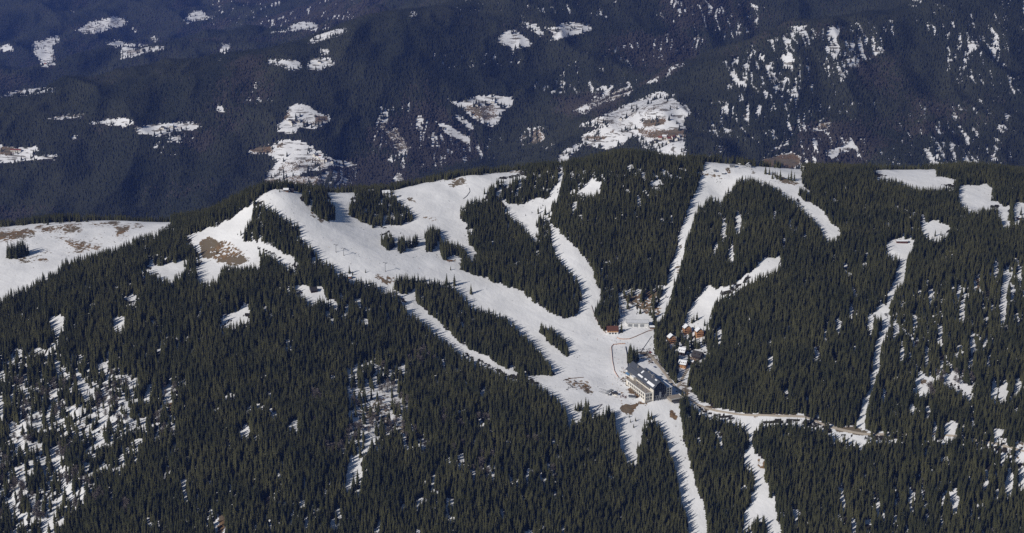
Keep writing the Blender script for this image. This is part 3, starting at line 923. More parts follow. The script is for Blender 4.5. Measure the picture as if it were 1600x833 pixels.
for p0, p1 in zip(ROADLINE[:-1], ROADLINE[1:]):
    A_, B_ = np.array(hit(*p0))[:2], np.array(hit(*p1))[:2]
    if np.linalg.norm(B_ - A_) < 90:
        t_ = np.clip(((gx - A_[0]) * (B_ - A_)[0] + (gy - A_[1]) * (B_ - A_)[1]) / ((B_ - A_) @ (B_ - A_)), 0, 1)
        keep &= (gx - A_[0] - t_ * (B_ - A_)[0]) ** 2 + (gy - A_[1] - t_ * (B_ - A_)[1]) ** 2 > 20
# behind the skyline only some stretches carry wood
hid = ~vis
pz = RUN[idx(gx, gy)]
back = hid & (gy > 2900)
wood_cols = ((px < 285)) | ((px > 300) & (px < 428)) | ((px > 466) & (px < 862)) | ((px > 885) & (px < 1098)) | (px > 1262)
keep &= ~back | wood_cols
# nothing where it can never be seen
top_seen = seen(gx, gy, gz, hh)
keep &= top_seen & (py < 833 + 150) & (px > -130) & (px < 1730)
# below the frame only close rows
TX, TY, TZ, TH, TPX, TPY = gx[keep], gy[keep], gz[keep], hh[keep], px[keep], py[keep]
print('near trees', len(TX))


# the rows along the bottom edge become single trees, the rest one forest
def topy(X, Y, Z, h):
    return project(X, Y, Z + h)[1]


t_top = topy(TX, TY, TZ, TH)
infr = (t_top < 822) & (TPX > 6) & (TPX < 1594)
order = np.argsort(-(TPY + 0.9 * (TH - 20)) + 1e6 * (~infr))
ind = np.zeros(len(TX), bool)
ind[order[:205]] = True


def put_tree(x, y, z, h, k, rz, label, group, wide=1.0):
    r = bpy.data.objects.new('spruce_tree', None)
    COL.objects.link(r)
    r.location = (x, y, z - .3)
    r.rotation_euler = (0, 0, rz)
    r.scale = (h * wide, h * wide, h)
    link('crown', SPRUCE[k], r)
    link('trunk', tm, r)
    tag(r, label, 'tree', group)
    return r


for i in np.where(ind)[0]:
    put_tree(TX[i], TY[i], TZ[i], TH[i], int(i) % 7, float(i) * 1.7, 'dark green spruce in the lowest packed rows along the bottom edge of the forest',
             'spruces of the lowest rows')

# stands of a few trees on open snow: (px, py of the foot, height), label, group
STANDS = [
    ([(14, 400, 21), (19, 401, 22), (24, 401, 21), (29, 399, 22), (34, 399, 23), (38, 397, 22), (16, 403, 18), (26, 404, 18), (12, 403, 17), (17, 404, 19), (22, 403, 21), (27, 402, 20), (32, 401, 23), (37, 400, 24), (41, 399, 20), (44, 397, 16), (20, 399, 18), (30, 397, 19), (36, 395, 20)],
     'spruce in the small copse standing alone on the snowy meadow at far left', 'copse on the left meadow'),
    ([(546, 427, 13), (551, 430, 9)], 'spruce of the small pair between forest edge and piste beside the lift', 'pair by the piste'),
    ([(571, 426, 8)], 'very small lone spruce on snow left of the lift pylon', None),
    ([(619, 450, 15), (624, 451, 14)], 'spruce of the upright pair at the upper tip of the wooded strip', 'pair at strip tip'),
    ([(736, 459, 17)], 'tall lone spruce rising above the upper edge of the wooded strip', None),
    ([(710, 446, 19), (698, 444, 18)], 'taller spruce poking from the wooded strip beside the lift line', 'taller strip spruces'),
    ([(704, 422, 9)], 'small round dark spruce alone on the piste below the woodpile', None),
    ([(339, 396, 8)], 'small dark spruce alone on the brown grass slope', None),
    ([(1196, 272, 15), (1202, 273, 12)], 'spruce by the grey hut on the hilltop snow', 'spruces by the hilltop hut'),
    ([(1207, 279, 13), (1214, 280, 12), (1219, 281, 16), (1211, 276, 10)], 'spruce in the loose row on the snowy hilltop', 'row on hilltop snow'),
    ([(1236, 282, 17), (1241, 283, 14), (1232, 281, 11)], 'bushy spruce in the clump on snow at the top of the narrow run', 'clump above the narrow run'),
    ([(983, 566, 22), (987, 568, 24), (992, 567, 21), (996, 564, 19), (985, 560, 24), (990, 559, 20), (995, 559, 17)],
     'spruce in the dense clump just above the big hotel roof', 'clump above the hotel'),
    ([(971, 519, 17)], 'dark spruce directly beside the brown roofed chalet', None),
    ([(1013, 655, 15), (1018, 655, 13), (1015, 664, 14), (1021, 668, 12)], 'spruce of the front clump below the hotel front', 'clump below the hotel'),
    ([(993, 658, 8), (985, 660, 7), (990, 668, 8), (983, 652, 7)], 'small young spruce on the snow clearing below the hotel', 'young spruces below the hotel'),
    ([(903, 640, 13), (908, 641, 16), (915, 641, 20), (919, 640, 16), (899, 641, 11)], 'spruce in the clump on snow left of the queue barriers', 'clump left of the queue'),
    ([(1577, 344, 23), (1583, 345, 18), (1595, 336, 15)], 'dark spruce standing free on the snow gap near the right edge', 'free spruces at right edge'),
    ([(1461, 369, 12), (1470, 368, 10)], 'small spruce at the lower edge of the clearing in the right forest', 'spruces of the right clearing'),
    ([(852, 336, 17), (858, 340, 15), (841, 334, 13), (846, 382, 20), (852, 384, 22), (858, 381, 20), (849, 377, 18), (840, 384, 14)], 'spruce in the tight stand left of the steep side piste', 'stand by the side piste'),
    ([(830, 292, 15), (826, 290, 17), (818, 287, 13)], 'tall spruce standing on the upper ridge snow', 'ridge spruces'),
    ([(437, 300, 8)], 'small pale green conifer by the summit hut', None),
    ([(821, 337, 5), (831, 333, 5), (840, 330, 6), (845, 326, 6), (848, 322, 5)], 'round dwarf conifer on the stony snow hollow', 'dwarf conifers of the hollow'),
    ([(674, 376, 24), (671, 380, 19), (678, 380, 17), (668, 388, 16), (684, 373, 14), (670, 393, 9)], 'spruce in the ragged stand topped by one tall tree', 'ragged stand'),
    ([(1084, 503, 13), (1089, 500, 14), (1081, 505, 12), (1101, 509, 12)], 'spruce of the row between the wide run and the timber cabins', 'row above the cabins'),
    ([(1096, 296, 3.5), (1125, 285, 4)], 'tiny dark conifer on the upper snow of the straight cut', 'tiny conifers'),
    ([(371, 367, 4)], 'tiny dark conifer by the snowy bend above the brown slope', None),
]
occ = []
n_s = 0
for spots, lab, grp in STANDS:
    for k, (a, b, h) in enumerate(spots):
        x, y, z = hit(a, b)
        h *= 1.4 if (lab.startswith('spruce in the small copse') or 'hilltop' in lab or 'narrow run' in lab) else (1.2 if h > 10 else 1.0)
        put_tree(x, y, z, h, (n_s * 3 + k) % 7, n_s * .9, lab, grp if len(spots) > 1 else None, 1.15)
        n_s += 1
print('stand trees', n_s)

# ---- the forest itself: points + instances of the spruce shapes
fi = ~ind
pts = np.stack([TX[fi], TY[fi], TZ[fi] - .4], 1)
pm = bpy.data.meshes.new('near_forest')
pm.vertices.add(len(pts))
pm.vertices.foreach_set('co', pts.astype(np.float32).ravel())
nt = len(pts)
wide = rng.uniform(.85, 1.25, nt)
at = pm.attributes.new('size', 'FLOAT_VECTOR', 'POINT')
at.data.foreach_set('vector', np.stack([TH[fi] * wide, TH[fi] * wide, TH[fi]], 1).astype(np.float32).ravel())
at = pm.attributes.new('spin', 'FLOAT_VECTOR', 'POINT')
at.data.foreach_set('vector', np.stack([rng.normal(0, .03, nt), rng.normal(0, .03, nt), rng.uniform(0, 6.28, nt)], 1).astype(np.float32).ravel())
at = pm.attributes.new('variant', 'INT', 'POINT')
at.data.foreach_set('value', rng.integers(0, len(SPRUCE), nt).astype(np.int32))
forest = link('near_forest', pm)
tag(forest, 'dense dark spruce forest covering the near hills between the pistes', 'forest', kind='stuff')
kinds = bpy.data.collections.new('spruce_kinds')
for k, me in enumerate(SPRUCE):
    o = bpy.data.objects.new('spruce_kind_%d' % k, me)
    kinds.objects.link(o)
ng = bpy.data.node_groups.new('plant_forest', 'GeometryNodeTree')
ng.interface.new_socket('Geometry', in_out='INPUT', socket_type='NodeSocketGeometry')
ng.interface.new_socket('Geometry', in_out='OUTPUT', socket_type='NodeSocketGeometry')
gi = ng.nodes.new('NodeGroupInput')
go = ng.nodes.new('NodeGroupOutput')
ip = ng.nodes.new('GeometryNodeInstanceOnPoints')
ci = ng.nodes.new('GeometryNodeCollectionInfo')
ci.inputs['Collection'].default_value = kinds
ci.inputs['Separate Children'].default_value = True
ci.inputs['Reset Children'].default_value = True


def nattr(name, typ):
    n = ng.nodes.new('GeometryNodeInputNamedAttribute')
    n.data_type = typ
    n.inputs['Name'].default_value = name
    return n.outputs['Attribute']


ng.links.new(gi.outputs[0], ip.inputs['Points'])
ng.links.new(ci.outputs[0], ip.inputs['Instance'])
ip.inputs['Pick Instance'].default_value = True
ng.links.new(nattr('variant', 'INT'), ip.inputs['Instance Index'])
ng.links.new(nattr('spin', 'FLOAT_VECTOR'), ip.inputs['Rotation'])
ng.links.new(nattr('size', 'FLOAT_VECTOR'), ip.inputs['Scale'])
ng.links.new(ip.outputs[0], go.inputs[0])
md = forest.modifiers.new('plant', 'NODES')
md.node_group = ng

# ------------------------------------------------------------------ distant forest: one mesh of small conifers
def far_grid(y0, y1, s):
    x, y = np.meshgrid(np.arange(-.40 * y1, .40 * y1, s), np.arange(y0, y1, s))
    x = x.ravel() + rng.uniform(-.47, .47, x.size) * s
    y = y.ravel() + rng.uniform(-.47, .47, y.size) * s
    k = np.abs(x / y) < .385
    return x[k], y[k]


fxs, fys = [], []
for y0, y1, s in ((6200, 8600, 8.0), (8600, 10600, 10.0), (10600, 18900, 17.0)):
    a, b = far_grid(y0, y1, s)
    fxs.append(a)
    fys.append(b)
X, Y = np.concatenate(fxs), np.concatenate(fys)
Z = ground(X, Y)
h = np.clip(rng.normal(19, 4, len(X)), 8, 30) * np.where(Y > 10600, 1.3, 1)
Z = Z
px, py = project(X, Y, Z)
k = (px > -90) & (px < 1690) & (py > -60) & seen(X, Y, Z, 1.3 * h)
X, Y, Z, h, px, py = (a[k] for a in (X, Y, Z, h, px, py))
c0, _ = covers(X, Y, Z)
tx, ty = project(X, Y, Z + .6 * h)
ct = np.where(seen(X, Y, Z, 1.), look(FCLEAR, tx, ty), 0)
st = streaks(X, Y, True)
edge = rng.random(len(X))
fed = look(FEDGE, px, py)
keep = np.where(c0 >= 1, edge < .006 + .20 * sstep(.60, .72, fbm(X / 40, Y / 40, 95, 3)) + .42 * sstep(.92, .50, fed), np.where(c0 > 0, st - share(st, c0) < rng.normal(0, .06, len(X)), True))
keep &= ~((ct >= 1) & (c0 < 1) & (edge > .22))
keep &= ~((fed > .06) & (c0 < 1) & (edge < .3))
bare_n = fbm(X / 420, Y / 420, 91, 4)
lowness = sstep(1050, 700, Z)
bare_zone = np.zeros(len(X))
for (bx, by, br, bs) in [(1300, 245, 75, .6), (1440, 200, 70, .35), (570, 285, 70, .6), (700, 240, 70, .4), (300, 300, 120, .25), (440, 300, 60, .35), (930, 165, 60, .4), (1150, 230, 60, .2), (500, 30, 90, .35), (1020, 90, 80, .3), (1080, 10, 60, .35), (620, 215, 40, .5), (1350, 110, 60, .2), (300, 225, 40, .4), (170, 190, 60, .2)]:
    bare_zone = np.maximum(bare_zone, bs * np.exp(-((px - bx) ** 2 + (1.8 * (py - by)) ** 2) / (br * br)))
bare = (bare_n + bare_zone + .12 * lowness + rng.normal(0, .06, len(X))) > .82


def cones(name, sel, mat, wmin, wmax, hs, shape):
    x, y, z, hgt = X[sel], Y[sel], Z[sel], h[sel] * hs
    n = len(x)
    w = rng.uniform(wmin, wmax, n) * hgt
    a = rng.uniform(0, 6.28, n)
    vs = []
    if shape == 'cone':
        for q in range(4):
            vs.append(np.stack([x + w * np.cos(a + q * 1.5708), y + w * np.sin(a + q * 1.5708), z - 1 + 0 * x], 1))
        vs.append(np.stack([x, y, z + hgt], 1))
        V = np.stack(vs, 1).reshape(-1, 3)
        b = np.arange(n)[:, None] * 5
        fcs = np.concatenate([b + np.array([q, (q + 1) % 4, 4])[None] for q in range(4)], 0)
    else:      # loose rounded leafless crown: wide waist, pointed foot
        for q in range(5):
            rr = w * rng.uniform(.7, 1.2, n)
            vs.append(np.stack([x + rr * np.cos(a + q * 1.2566), y + rr * np.sin(a + q * 1.2566), z + hgt * rng.uniform(.45, .7, n)], 1))
        vs.append(np.stack([x + w * rng.uniform(-.3, .3, n), y, z + hgt], 1))
        vs.append(np.stack([x, y, z - 1], 1))
        V = np.stack(vs, 1).reshape(-1, 3)
        b = np.arange(n)[:, None] * 7
        fcs = np.concatenate([b + np.array([q, (q + 1) % 5, 5])[None] for q in range(5)] + [b + np.array([(q + 1) % 5, q, 6])[None] for q in range(5)], 0)
    me = np_mesh(name, V, fcs, [mat], True)
    gxn = (ground(x + 9, y) - ground(x - 9, y)) / 18
    gyn = (ground(x, y + 9) - ground(x, y - 9)) / 18
    N = np.stack([-gxn * 1.25, -gyn * 1.25, np.ones(n)], 1)
    k_ = len(V) // n
    C = V.reshape(n, k_, 3)
    out = C - np.stack([x, y, z + .35 * hgt], 1)[:, None]
    out /= np.linalg.norm(out, axis=2, keepdims=True) + 1e-6
    N = N / np.linalg.norm(N, axis=1, keepdims=True)
    N = N[:, None] + .55 * out
    N /= np.linalg.norm(N, axis=2, keepdims=True)
    me.normals_split_custom_set_from_vertices(N.reshape(-1, 3).astype(np.float32))
    return link(name, me)


print('far trees', int((keep & ~bare).sum()), 'far bare', int((keep & bare).sum()))
tag(cones('far_forest', keep & ~bare, M['farneedles'], .20, .30, 1.0, 'cone'), 'dark conifer forest on the hazy mountains across the valley', 'forest', kind='stuff')
tag(cones('far_leafless_wood', keep & bare & (rng.random(len(X)) < .8), M['farbare'], .24, .36, .72, 'crown'), 'brownish leafless woods on the hazy slopes across the valley', 'woodland', kind='stuff')


# ------------------------------------------------------------------ building materials
M.update(
    plaster=plain('pale_plaster', (.72, .68, .60), var=.05),
    stone=plain('grey_stone', (.33, .31, .28), var=.2),
    metalroof=plain('blue_grey_metal_roof', (.080, .088, .104), .45, .12, .4, 0, .5),
    darkroof=plain('dark_shingle', (.045, .042, .042), var=.2),
    brownroof=plain('brown_tile_roof', (.13, .055, .035), var=.2, scale=1.5),
    redroof=plain('red_tile_roof', (.22, .07, .045), var=.2),
    gravel=plain('gravel_roof', (.34, .30, .25), var=.2, scale=.8),
    glass=plain('dark_glass', (.012, .016, .024), .12, .3, .5, 0, .5),
    steel=plain('grey_steel', (.32, .33, .35), .45, .1, 1, .3, .4),
    paint=plain('white_paint', (.72, .72, .70), .6, .05),
    snow=plain('roof_snow', (.80, .81, .83), .85, .04),
    orange=plain('orange_timber', (.60, .32, .15), var=.2, scale=2),
    timber=plain('brown_timber', (.17, .095, .05), var=.25, scale=2),
    darkwood=plain('dark_timber', (.055, .038, .028), var=.25),
    grey=plain('grey_cladding', (.28, .29, .30), var=.12),
    blue=plain('blue_canvas', (.10, .20, .34), var=.15),
    net=plain('orange_net', (.50, .27, .16), var=.2),
    post=plain('dark_post', (.07, .06, .055), var=.2),
    road=plain('muddy_road', (.52, .45, .36), .9, .25, .12),
    tyre=plain('tyre_rubber', (.02, .02, .02), .8),
    skin=plain('winter_dark_cloth', (.03, .035, .055), .8),
)
for nm, c in dict(carwhite=(.7, .7, .7), cardark=(.04, .045, .05), carred=(.35, .03, .03), carsilver=(.4, .42, .44), carblue=(.05, .09, .22)).items():
    M[nm] = plain(nm[3:] + '_car_paint', c, .3, .04, 1, 0, .5)
for nm, c in dict(red=(.45, .04, .04), black=(.02, .02, .025), navy=(.03, .05, .14), teal=(.05, .22, .26), amber=(.5, .28, .04)).items():
    M['suit' + nm] = plain(nm + '_ski_suit', c, .8, .15, 4)


# ------------------------------------------------------------------ the big hotel by the lift
hx, hy, hz_ = hit(1031, 624)
RZ = math.radians(23.6)
hotel = empty('mountain_hotel', (hx, hy, hz_), RZ, 'long white mountain hotel with blue grey metal roof and dark glass gable front', 'hotel')
W2, LN = 12.5, 97
prof = [(-W2, -9), (-W2, 20), (-7.2, 24.9), (-7.2, 26.2), (0, 31.2), (7.2, 26.2), (7.2, 24.9), (W2, 20), (W2, -9)]
MB().prism([(x * .985, z - .25 if z > 0 else z) for x, z in prof], .4, LN, 'y').build('hall_wall', M['plaster'], hotel)
for s in (-1, 1):
    rf = MB()
    for (xa, za), (xb, zb) in (((0, 31.2), (7.6, 26.0)), ((7.0, 24.9), (13.4, 19.3))):
        rf.prism([(s * xa, za), (s * xb, zb), (s * xb, zb + .55), (s * xa, za + .55)], -.9, LN + .6, 'y')
    ro = rf.build('roof', M['metalroof'], hotel)
    sm = MB()
    for (ya, yb, xa, xb) in ([(4, 26, 8.0, 11.3), (30, 38, 7.9, 9.6), (44, 60, 8.2, 10.4), (8, 14, 1.2, 3.0), (52, 56, 2, 6.5)] if s < 0 else [(6, 30, 7.8, 12.6), (36, 58, 7.8, 12.2), (64, 78, 8, 12.8), (20, 40, 1, 5)]):
        f1 = lambda x: (31.2 - 5.2 * x / 7.6) if x < 7.3 else 24.9 - 5.6 * (x - 7.0) / 6.4
        sm.prism([(s * xa, f1(xa) + .56), (s * xb, f1(xb) + .56), (s * xb, f1(xb) + .80), (s * xa, f1(xa) + .85)], ya, yb, 'y')
    sm.build('roof_snow', M['snow'], ro)
    cl = MB().box(*((-7.34, -7.2) if s < 0 else (7.2, 7.34)), 2, LN - 2, 25.0, 26.0)
    cl.build('clerestory_window', M['glass'], hotel)
# window band under the eaves on the piste side
for k in range(15):
    y0 = 12 + k * 5.4
    w = MB().box(-12.62, -12.4, y0, y0 + 4.3, 15.0, 18.6).build('window', M['glass'], hotel)
    MB().box(-12.75, -12.62, y0 + 2.0, y0 + 2.3, 15.0, 18.6).build('frame', M['paint'], w)
# glass gable front
gp = [(-11.2, 3.5), (-11.2, 20.2), (-7, 24.2), (-6.4, 25.9), (0, 30.2), (6.4, 25.9), (7, 24.2), (11.2, 20.2), (11.2, 3.5)]
gf = MB().prism(gp, -.15, .35, 'y').build('glass_front', M['glass'], hotel)
mu = MB()
for x in (-8, -4, 0, 4, 8):
    mu.box(x - .13, x + .13, -.32, -.16, 3.6, 20 + (11.2 - abs(x)) * .75)
for z in (7.6, 11.6, 15.6, 19.6):
    mu.box(-11, 11, -.40, -.33, z, z + .24)
mu.build('mullion', M['metalroof'], gf)
br = MB()
for k, x in enumerate((-9, -5, -1, 3, 7)):
    br.tube((x, -2.2, -.2), (x + 3.2, -.5, 8.5), .28)
    br.tube((x + 3.2, -2.2, -.2), (x, -.5, 8.5), .28)
br.box(-11, 11, -2.4, -2.0, 3.2, 3.6).box(-1.1, 1.1, -2.6, -.5, 3.6, 13.5)
br.build('steel_bracing', M['steel'], hotel)
MB().box(-11.2, 11.2, -.12, .36, -3, 3.3).build('entrance_door', M['glass'], hotel)
# left wing
MB().box(-26, -12.7, 3, 70, -10, 12.6).build('wing_wall', M['plaster'], hotel)
MB().box(-25.4, -12.8, 3.6, 69.4, 12.62, 12.9).build('flat_roof', M['gravel'], hotel)
pa = MB().box(-26.2, -25.4, 2.8, 70.2, 12.6, 13.6).box(-25.4, -12.7, 2.8, 3.6, 12.6, 13.6).box(-25.4, -12.7, 69.4, 70.2, 12.6, 13.6)
pa.build('parapet', M['paint'], hotel)
for k in range(9):
    for r_, (z0, z1) in enumerate(((1.6, 5.2), (7.2, 11.4))):
        y0 = 7 + k * 6.5
        w = MB().box(-26.14, -25.9, y0, y0 + 3.9, z0, z1).build('window', M['glass'], hotel)
        MB().box(-26.26, -26.14, y0 + 1.8, y0 + 2.1, z0, z1).build('frame', M['paint'], w)
for x0 in (-24.6, -21.2, -17.0):
    for z0 in (1.5, 7.4):
        w = MB().box(x0, x0 + (2.2 if x0 < -20 else 3.2), 2.86, 3.1, z0, z0 + 3.9).build('window', M['glass'], hotel)
        MB().box(x0 + .95, x0 + 1.2, 2.76, 2.86, z0, z0 + 3.9).build('frame', M['paint'], w)
MB().box(-26.5, -12.8, 1.2, 2.7, -8, -.5).build('plinth', M['stone'], hotel)
# right block
MB().box(12.8, 23, 1.5, 30, -10, 17.5).build('block_wall', M['plaster'], hotel)
MB().box(12.7, 23.6, 1.0, 30.6, 17.52, 18.1).build('flat_roof', M['snow'], hotel)
for x0 in (14.6, 19.0):
    for k in range(4):
        MB().box(x0, x0 + 2.4, 1.36, 1.6, .8 + k * 4.2, 3.6 + k * 4.2).build('window', M['glass'], hotel)
for y0 in (5, 11, 17, 23):
    for k in range(4):
        MB().box(22.9, 23.14, y0, y0 + 2.6, .8 + k * 4.2, 3.6 + k * 4.2).build('window', M['glass'], hotel)
MB().box(12.8, 21.5, 30, 76, -6, 13.5).build('rear_wall', M['grey'], hotel)
MB().prism([(12.6, 15.8), (22.4, 13.4), (22.4, 14.0), (12.6, 16.5)], 30.8, 76.5, 'y').build('rear_roof', M['metalroof'], hotel)
MB().prism([(15, 15.95), (22.0, 14.2), (22.0, 14.6), (15, 16.3)], 46, 70, 'y').build('roof_snow', M['snow'], hotel)
MB().box(20, 30, 40, 58, -4, 8).prism([(19.5, 8), (30.5, 8), (30.5, 8.5), (25, 11.5), (19.5, 8.5)], 39.5, 58.5, 'y').build('side_annex', M['metalroof'], hotel)
for yy in (34, 48, 62):
    dm_ = MB().prism([(3.2, 27.8), (9.2, 24.0), (9.2, 27.2), (8.2, 29.2), (3.2, 29.6)], yy, yy + 5, 'y').build('dormer', M['grey'], hotel)
    MB().box(9.1, 9.32, yy + .7, yy + 4.3, 24.6, 26.9).build('window', M['glass'], dm_)
for yy, xx in ((22, -3), (44, 2.5), (71, -3.5)):
    MB().box(xx, xx + 1.6, yy, yy + 2.2, 27.5, 32.6).box(xx - .2, xx + 1.8, yy - .2, yy + 2.4, 32.6, 32.9).build('chimney', M['stone'], hotel)
MB().box(-17.5, -12.8, 60.5, 69, 12.95, 18.5).build('stair_tower', M['plaster'], hotel)
MB().box(-18, -12.75, 60, 69.5, 18.52, 19).build('tower_roof', M['snow'], hotel)
for k in range(6):
    MB().box(-21 + (k % 2) * 4, -19.4 + (k % 2) * 4, 10 + k * 8, 12 + k * 8, 12.92, 14.1).build('roof_vent', M['steel'], hotel)
# terrace on the right
MB().box(13, 36, -16, 1.2, -1.5, 3.0).build('terrace', M['gravel'], hotel)
tw = MB()
for k in range(11):
    tw.box(13.6 + k * 2.1, 14.9 + k * 2.1, -16.14, -15.9, -.8, 1.8)
tw.build('terrace_opening', M['glass'], hotel)
MB().box(13, 36, -16.2, -15.9, 3.0, 4.0).box(35.8, 36.1, -15.9, 1.2, 3.0, 4.0).build('railing', M['paint'], hotel)


# ------------------------------------------------------------------ gabled houses
def house(name, px, py, w, d, hw, hr, wall, roof, label, cat, group=None, rz=0., far=False, win=(0, 0), balcony=False, snow=0, chimney=False, base=None, ridge='x', dormer=0, pos=None):
    x, y, z = pos if pos is not None else hit(px, py, far)
    o = empty(name, (x, y, z), rz, label, cat, group)
    q = 'x' if ridge == 'x' else 'y'
    a, b = (d / 2, w / 2) if ridge == 'x' else (w / 2, d / 2)
    MB().prism([(-a, -4), (a, -4), (a, hw), (0, hw + hr), (-a, hw)], -b, b, q).build('wall', M[wall], o)
    e = .9
    sl_ = hr / a
    rf = MB()
    rf.prism([(0, hw + hr + .05), (-a - e, hw - e * sl_ + .05), (-a - e, hw - e * sl_ + .5), (0, hw + hr + .55), (a + e, hw - e * sl_ + .5), (a + e, hw - e * sl_ + .05)], -b - e, b + e, q)
    r = rf.build('roof', M[roof], o)
    if snow:
        s = MB()
        for sg in (-1, 1):
            if snow == 1 and sg == 1:
                continue
            s.prism([(0, hw + hr + .56), (sg * (a + e * .7), hw - e * .7 * sl_ + .52), (sg * (a + e * .7), hw - e * .7 * sl_ + .9), (0, hw + hr + 1.0)], -b - e * .7, b + e * .7, q)
        s.build('roof_snow', M['snow'], r)
    if chimney:
        MB().box(b * .3, b * .3 + .9, a * .15, a * .15 + .9, hw + hr * .5, hw + hr + 1.6).build('chimney', M['stone'], r)
    nx, nz = win
    for i in range(nx):
        for j in range(nz):
            xc = -w / 2 + w * (i + .5) / nx
            zc = hw * (j + .5) / nz
            ww, hh_ = min(1.5, w / nx * .45), min(1.6, hw / nz * .5)
            MB().box(xc - ww / 2, xc + ww / 2, -d / 2 - .1, -d / 2 + .1, zc - hh_ / 2, zc + hh_ / 2).build('window', M['glass'], o)
    for i in range(dormer):
        xc = -w / 2 + w * (i + .6) / dormer
        dm = MB().box(xc - .8, xc + .8, -a * .75, -a * .3, hw + hr * .2, hw + hr * .62).build('dormer', M['darkwood'], r)
    if balcony:
        for j in range(1, nz):
            zc = hw * j / nz
            MB().box(-w / 2 - .2, w / 2 + .2, -d / 2 - 1.4, -d / 2 - .12, zc - .3, zc - .05).box(-w / 2 - .2, w / 2 + .2, -d / 2 - 1.5, -d / 2 - 1.4, zc - .3, zc + .8).build('balcony', M[wall], o)
    if base:
        MB().box(-w / 2 - .12, w / 2 + .12, -d / 2 - .12, d / 2 + .12, -4, hw * .42).build('ground_floor', M[base], o)
    return o


R = math.radians
ch = house('chalet', 957, 520, 19, 12, 7.0, 5.5, 'orange', 'brownroof', 'timber chalet with brown tiled roof and white ground floor beside the piste', 'chalet', rz=R(2), base='paint', win=(5, 2), chimney=True)
for xx in (-5, 0, 5):
    MB().box(xx - 1.3, xx + 1.3, -6.35, -6.08, -.2, 2.4).build('door', M['glass'], ch)
gr_ = house('groomer_garage', 996, 508, 39, 15, 7.0, 2.6, 'paint', 'metalroof', 'long white garage with snowy ribbed roof above the flat snowfield', 'garage', rz=R(-2))
for xx in (-13, -3, 8):
    MB().box(xx - 3.6, xx + 3.6, -7.66, -7.4, -.5, 4.6).build('door', M['grey'], gr_)
sb = MB()
for k in range(4):
    y0 = -8.2 + k * 2.05
    sb.prism([(y0, 7.05 + .35 * (y0 + 7.5) + .35), (y0 + 1.15, 7.05 + .35 * (y0 + 8.65) + .35), (y0 + 1.15, 7.05 + .35 * (y0 + 8.65) + .75), (y0, 7.05 + .35 * (y0 + 7.5) + .75)], -20, 20, 'x')
sb.build('roof_snow', M['snow'], gr_)
house('shed', 1019, 513, 9, 5, 3, 1.5, 'timber', 'darkroof', 'small brown timber shed at the right end of the white garage', 'shed', snow=1)
for (a, b, rr, lab) in ((1049, 535, 18, 'orange timber cabin with balconies, leftmost of the three in the trees'), (1073, 520, 16, 'orange timber cabin with balconies, uppermost beside the foot of the wide run'),
                        (1092, 525, 14, 'orange timber cabin with balconies, rightmost of the three in the trees')):
    house('timber_cabin', a, b, 12.5, 10, 10, 5, 'orange', 'darkroof', lab, 'cabin', 'orange timber cabins', R(rr), win=(4, 3), balcony=True, snow=2, ridge='y')
house('chalet', 1066, 553, 12, 11, 5, 6, 'darkwood', 'darkroof', 'dark timber chalet under a thick snowy roof, upper of the two by the path', 'chalet', 'snowy roofed chalets', R(-28), snow=2, dormer=3, win=(3, 1))
house('chalet', 1067, 573, 13, 10, 6, 5.5, 'orange', 'darkroof', 'orange walled chalet under a snowy dormered roof beside the path', 'chalet', 'snowy roofed chalets', R(-24), snow=2, dormer=4, win=(3, 2), balcony=True)
house('lodge', 1090, 558, 17, 14, 4, 7, 'darkwood', 'darkroof', 'large dark steep roofed lodge in the clearing behind the chalets', 'lodge', rz=R(-35), dormer=2, win=(4, 1))
house('forest_hut', 490, 455, 11, 9, 3, 4.5, 'darkwood', 'darkroof', 'dark brown hut in a small snowy glade inside the lower forest', 'hut', rz=R(20), win=(2, 1))
house('forest_hut', 492, 433, 6, 5, 3, 2.2, 'orange', 'darkroof', 'tiny orange hut half hidden in trees above the snowy glade', 'hut', snow=1)
house('forest_hut', 547, 434, 6, 4, 2.6, 1.6, 'orange', 'darkroof', 'tiny orange hut at the forest edge under the lift line', 'hut', snow=2)
house('summit_hut', 447, 299, 9, 6, 3.4, 2.2, 'timber', 'darkroof', 'summit hut with snowy roof at the top of the lift', 'hut', snow=2, win=(3, 1))
house('lift_hut', 456, 300, 7, 6, 5, 1.5, 'darkwood', 'darkroof', 'dark boxy lift hut on the summit right of the snowy roof', 'hut', win=(2, 1))
house('farmhouse', 603, 304, 14, 9, 4, 4, 'paint', 'darkroof', 'house with a broad snowy roof behind the round copse on the ridge', 'house', snow=2, rz=R(12), win=(3, 1))
house('farmhouse', 580, 302, 9, 7, 4, 3, 'plaster', 'darkroof', 'smaller pale house half hidden in ridge trees behind the copse', 'house', snow=2)
house('hilltop_hut', 1170, 261, 11, 8, 4.5, 4, 'grey', 'darkroof', 'grey gabled hut among spruces on the right hand hilltop', 'hut', ridge='y', win=(2, 1), rz=R(-20), snow=1)
house('lift_station', 1144, 261, 10, 7, 5, .8, 'grey', 'steel', 'low grey lift station at the top of the straight cut', 'station', win=(3, 1))
house('shed', 1117, 268, 5, 4, 2.8, 1.0, 'grey', 'steel', 'small grey shed left on the hilltop snow near the straight cut', 'shed')
house('shed', 1130, 272, 6, 4, 2.6, 1.0, 'grey', 'steel', 'small grey shed below the lift station on hilltop snow', 'shed', snow=1)
house('long_hut', 1409, 379, 21, 6, 3.2, 1.4, 'brownroof', 'brownroof', 'long low reddish hut in the clearing at the head of the gully', 'hut', snow=1, win=(6, 1))
house('forest_hut', 1592, 342, 8, 6, 3, 2, 'timber', 'brownroof', 'small brown hut on the snow gap at the right edge', 'hut', snow=1)
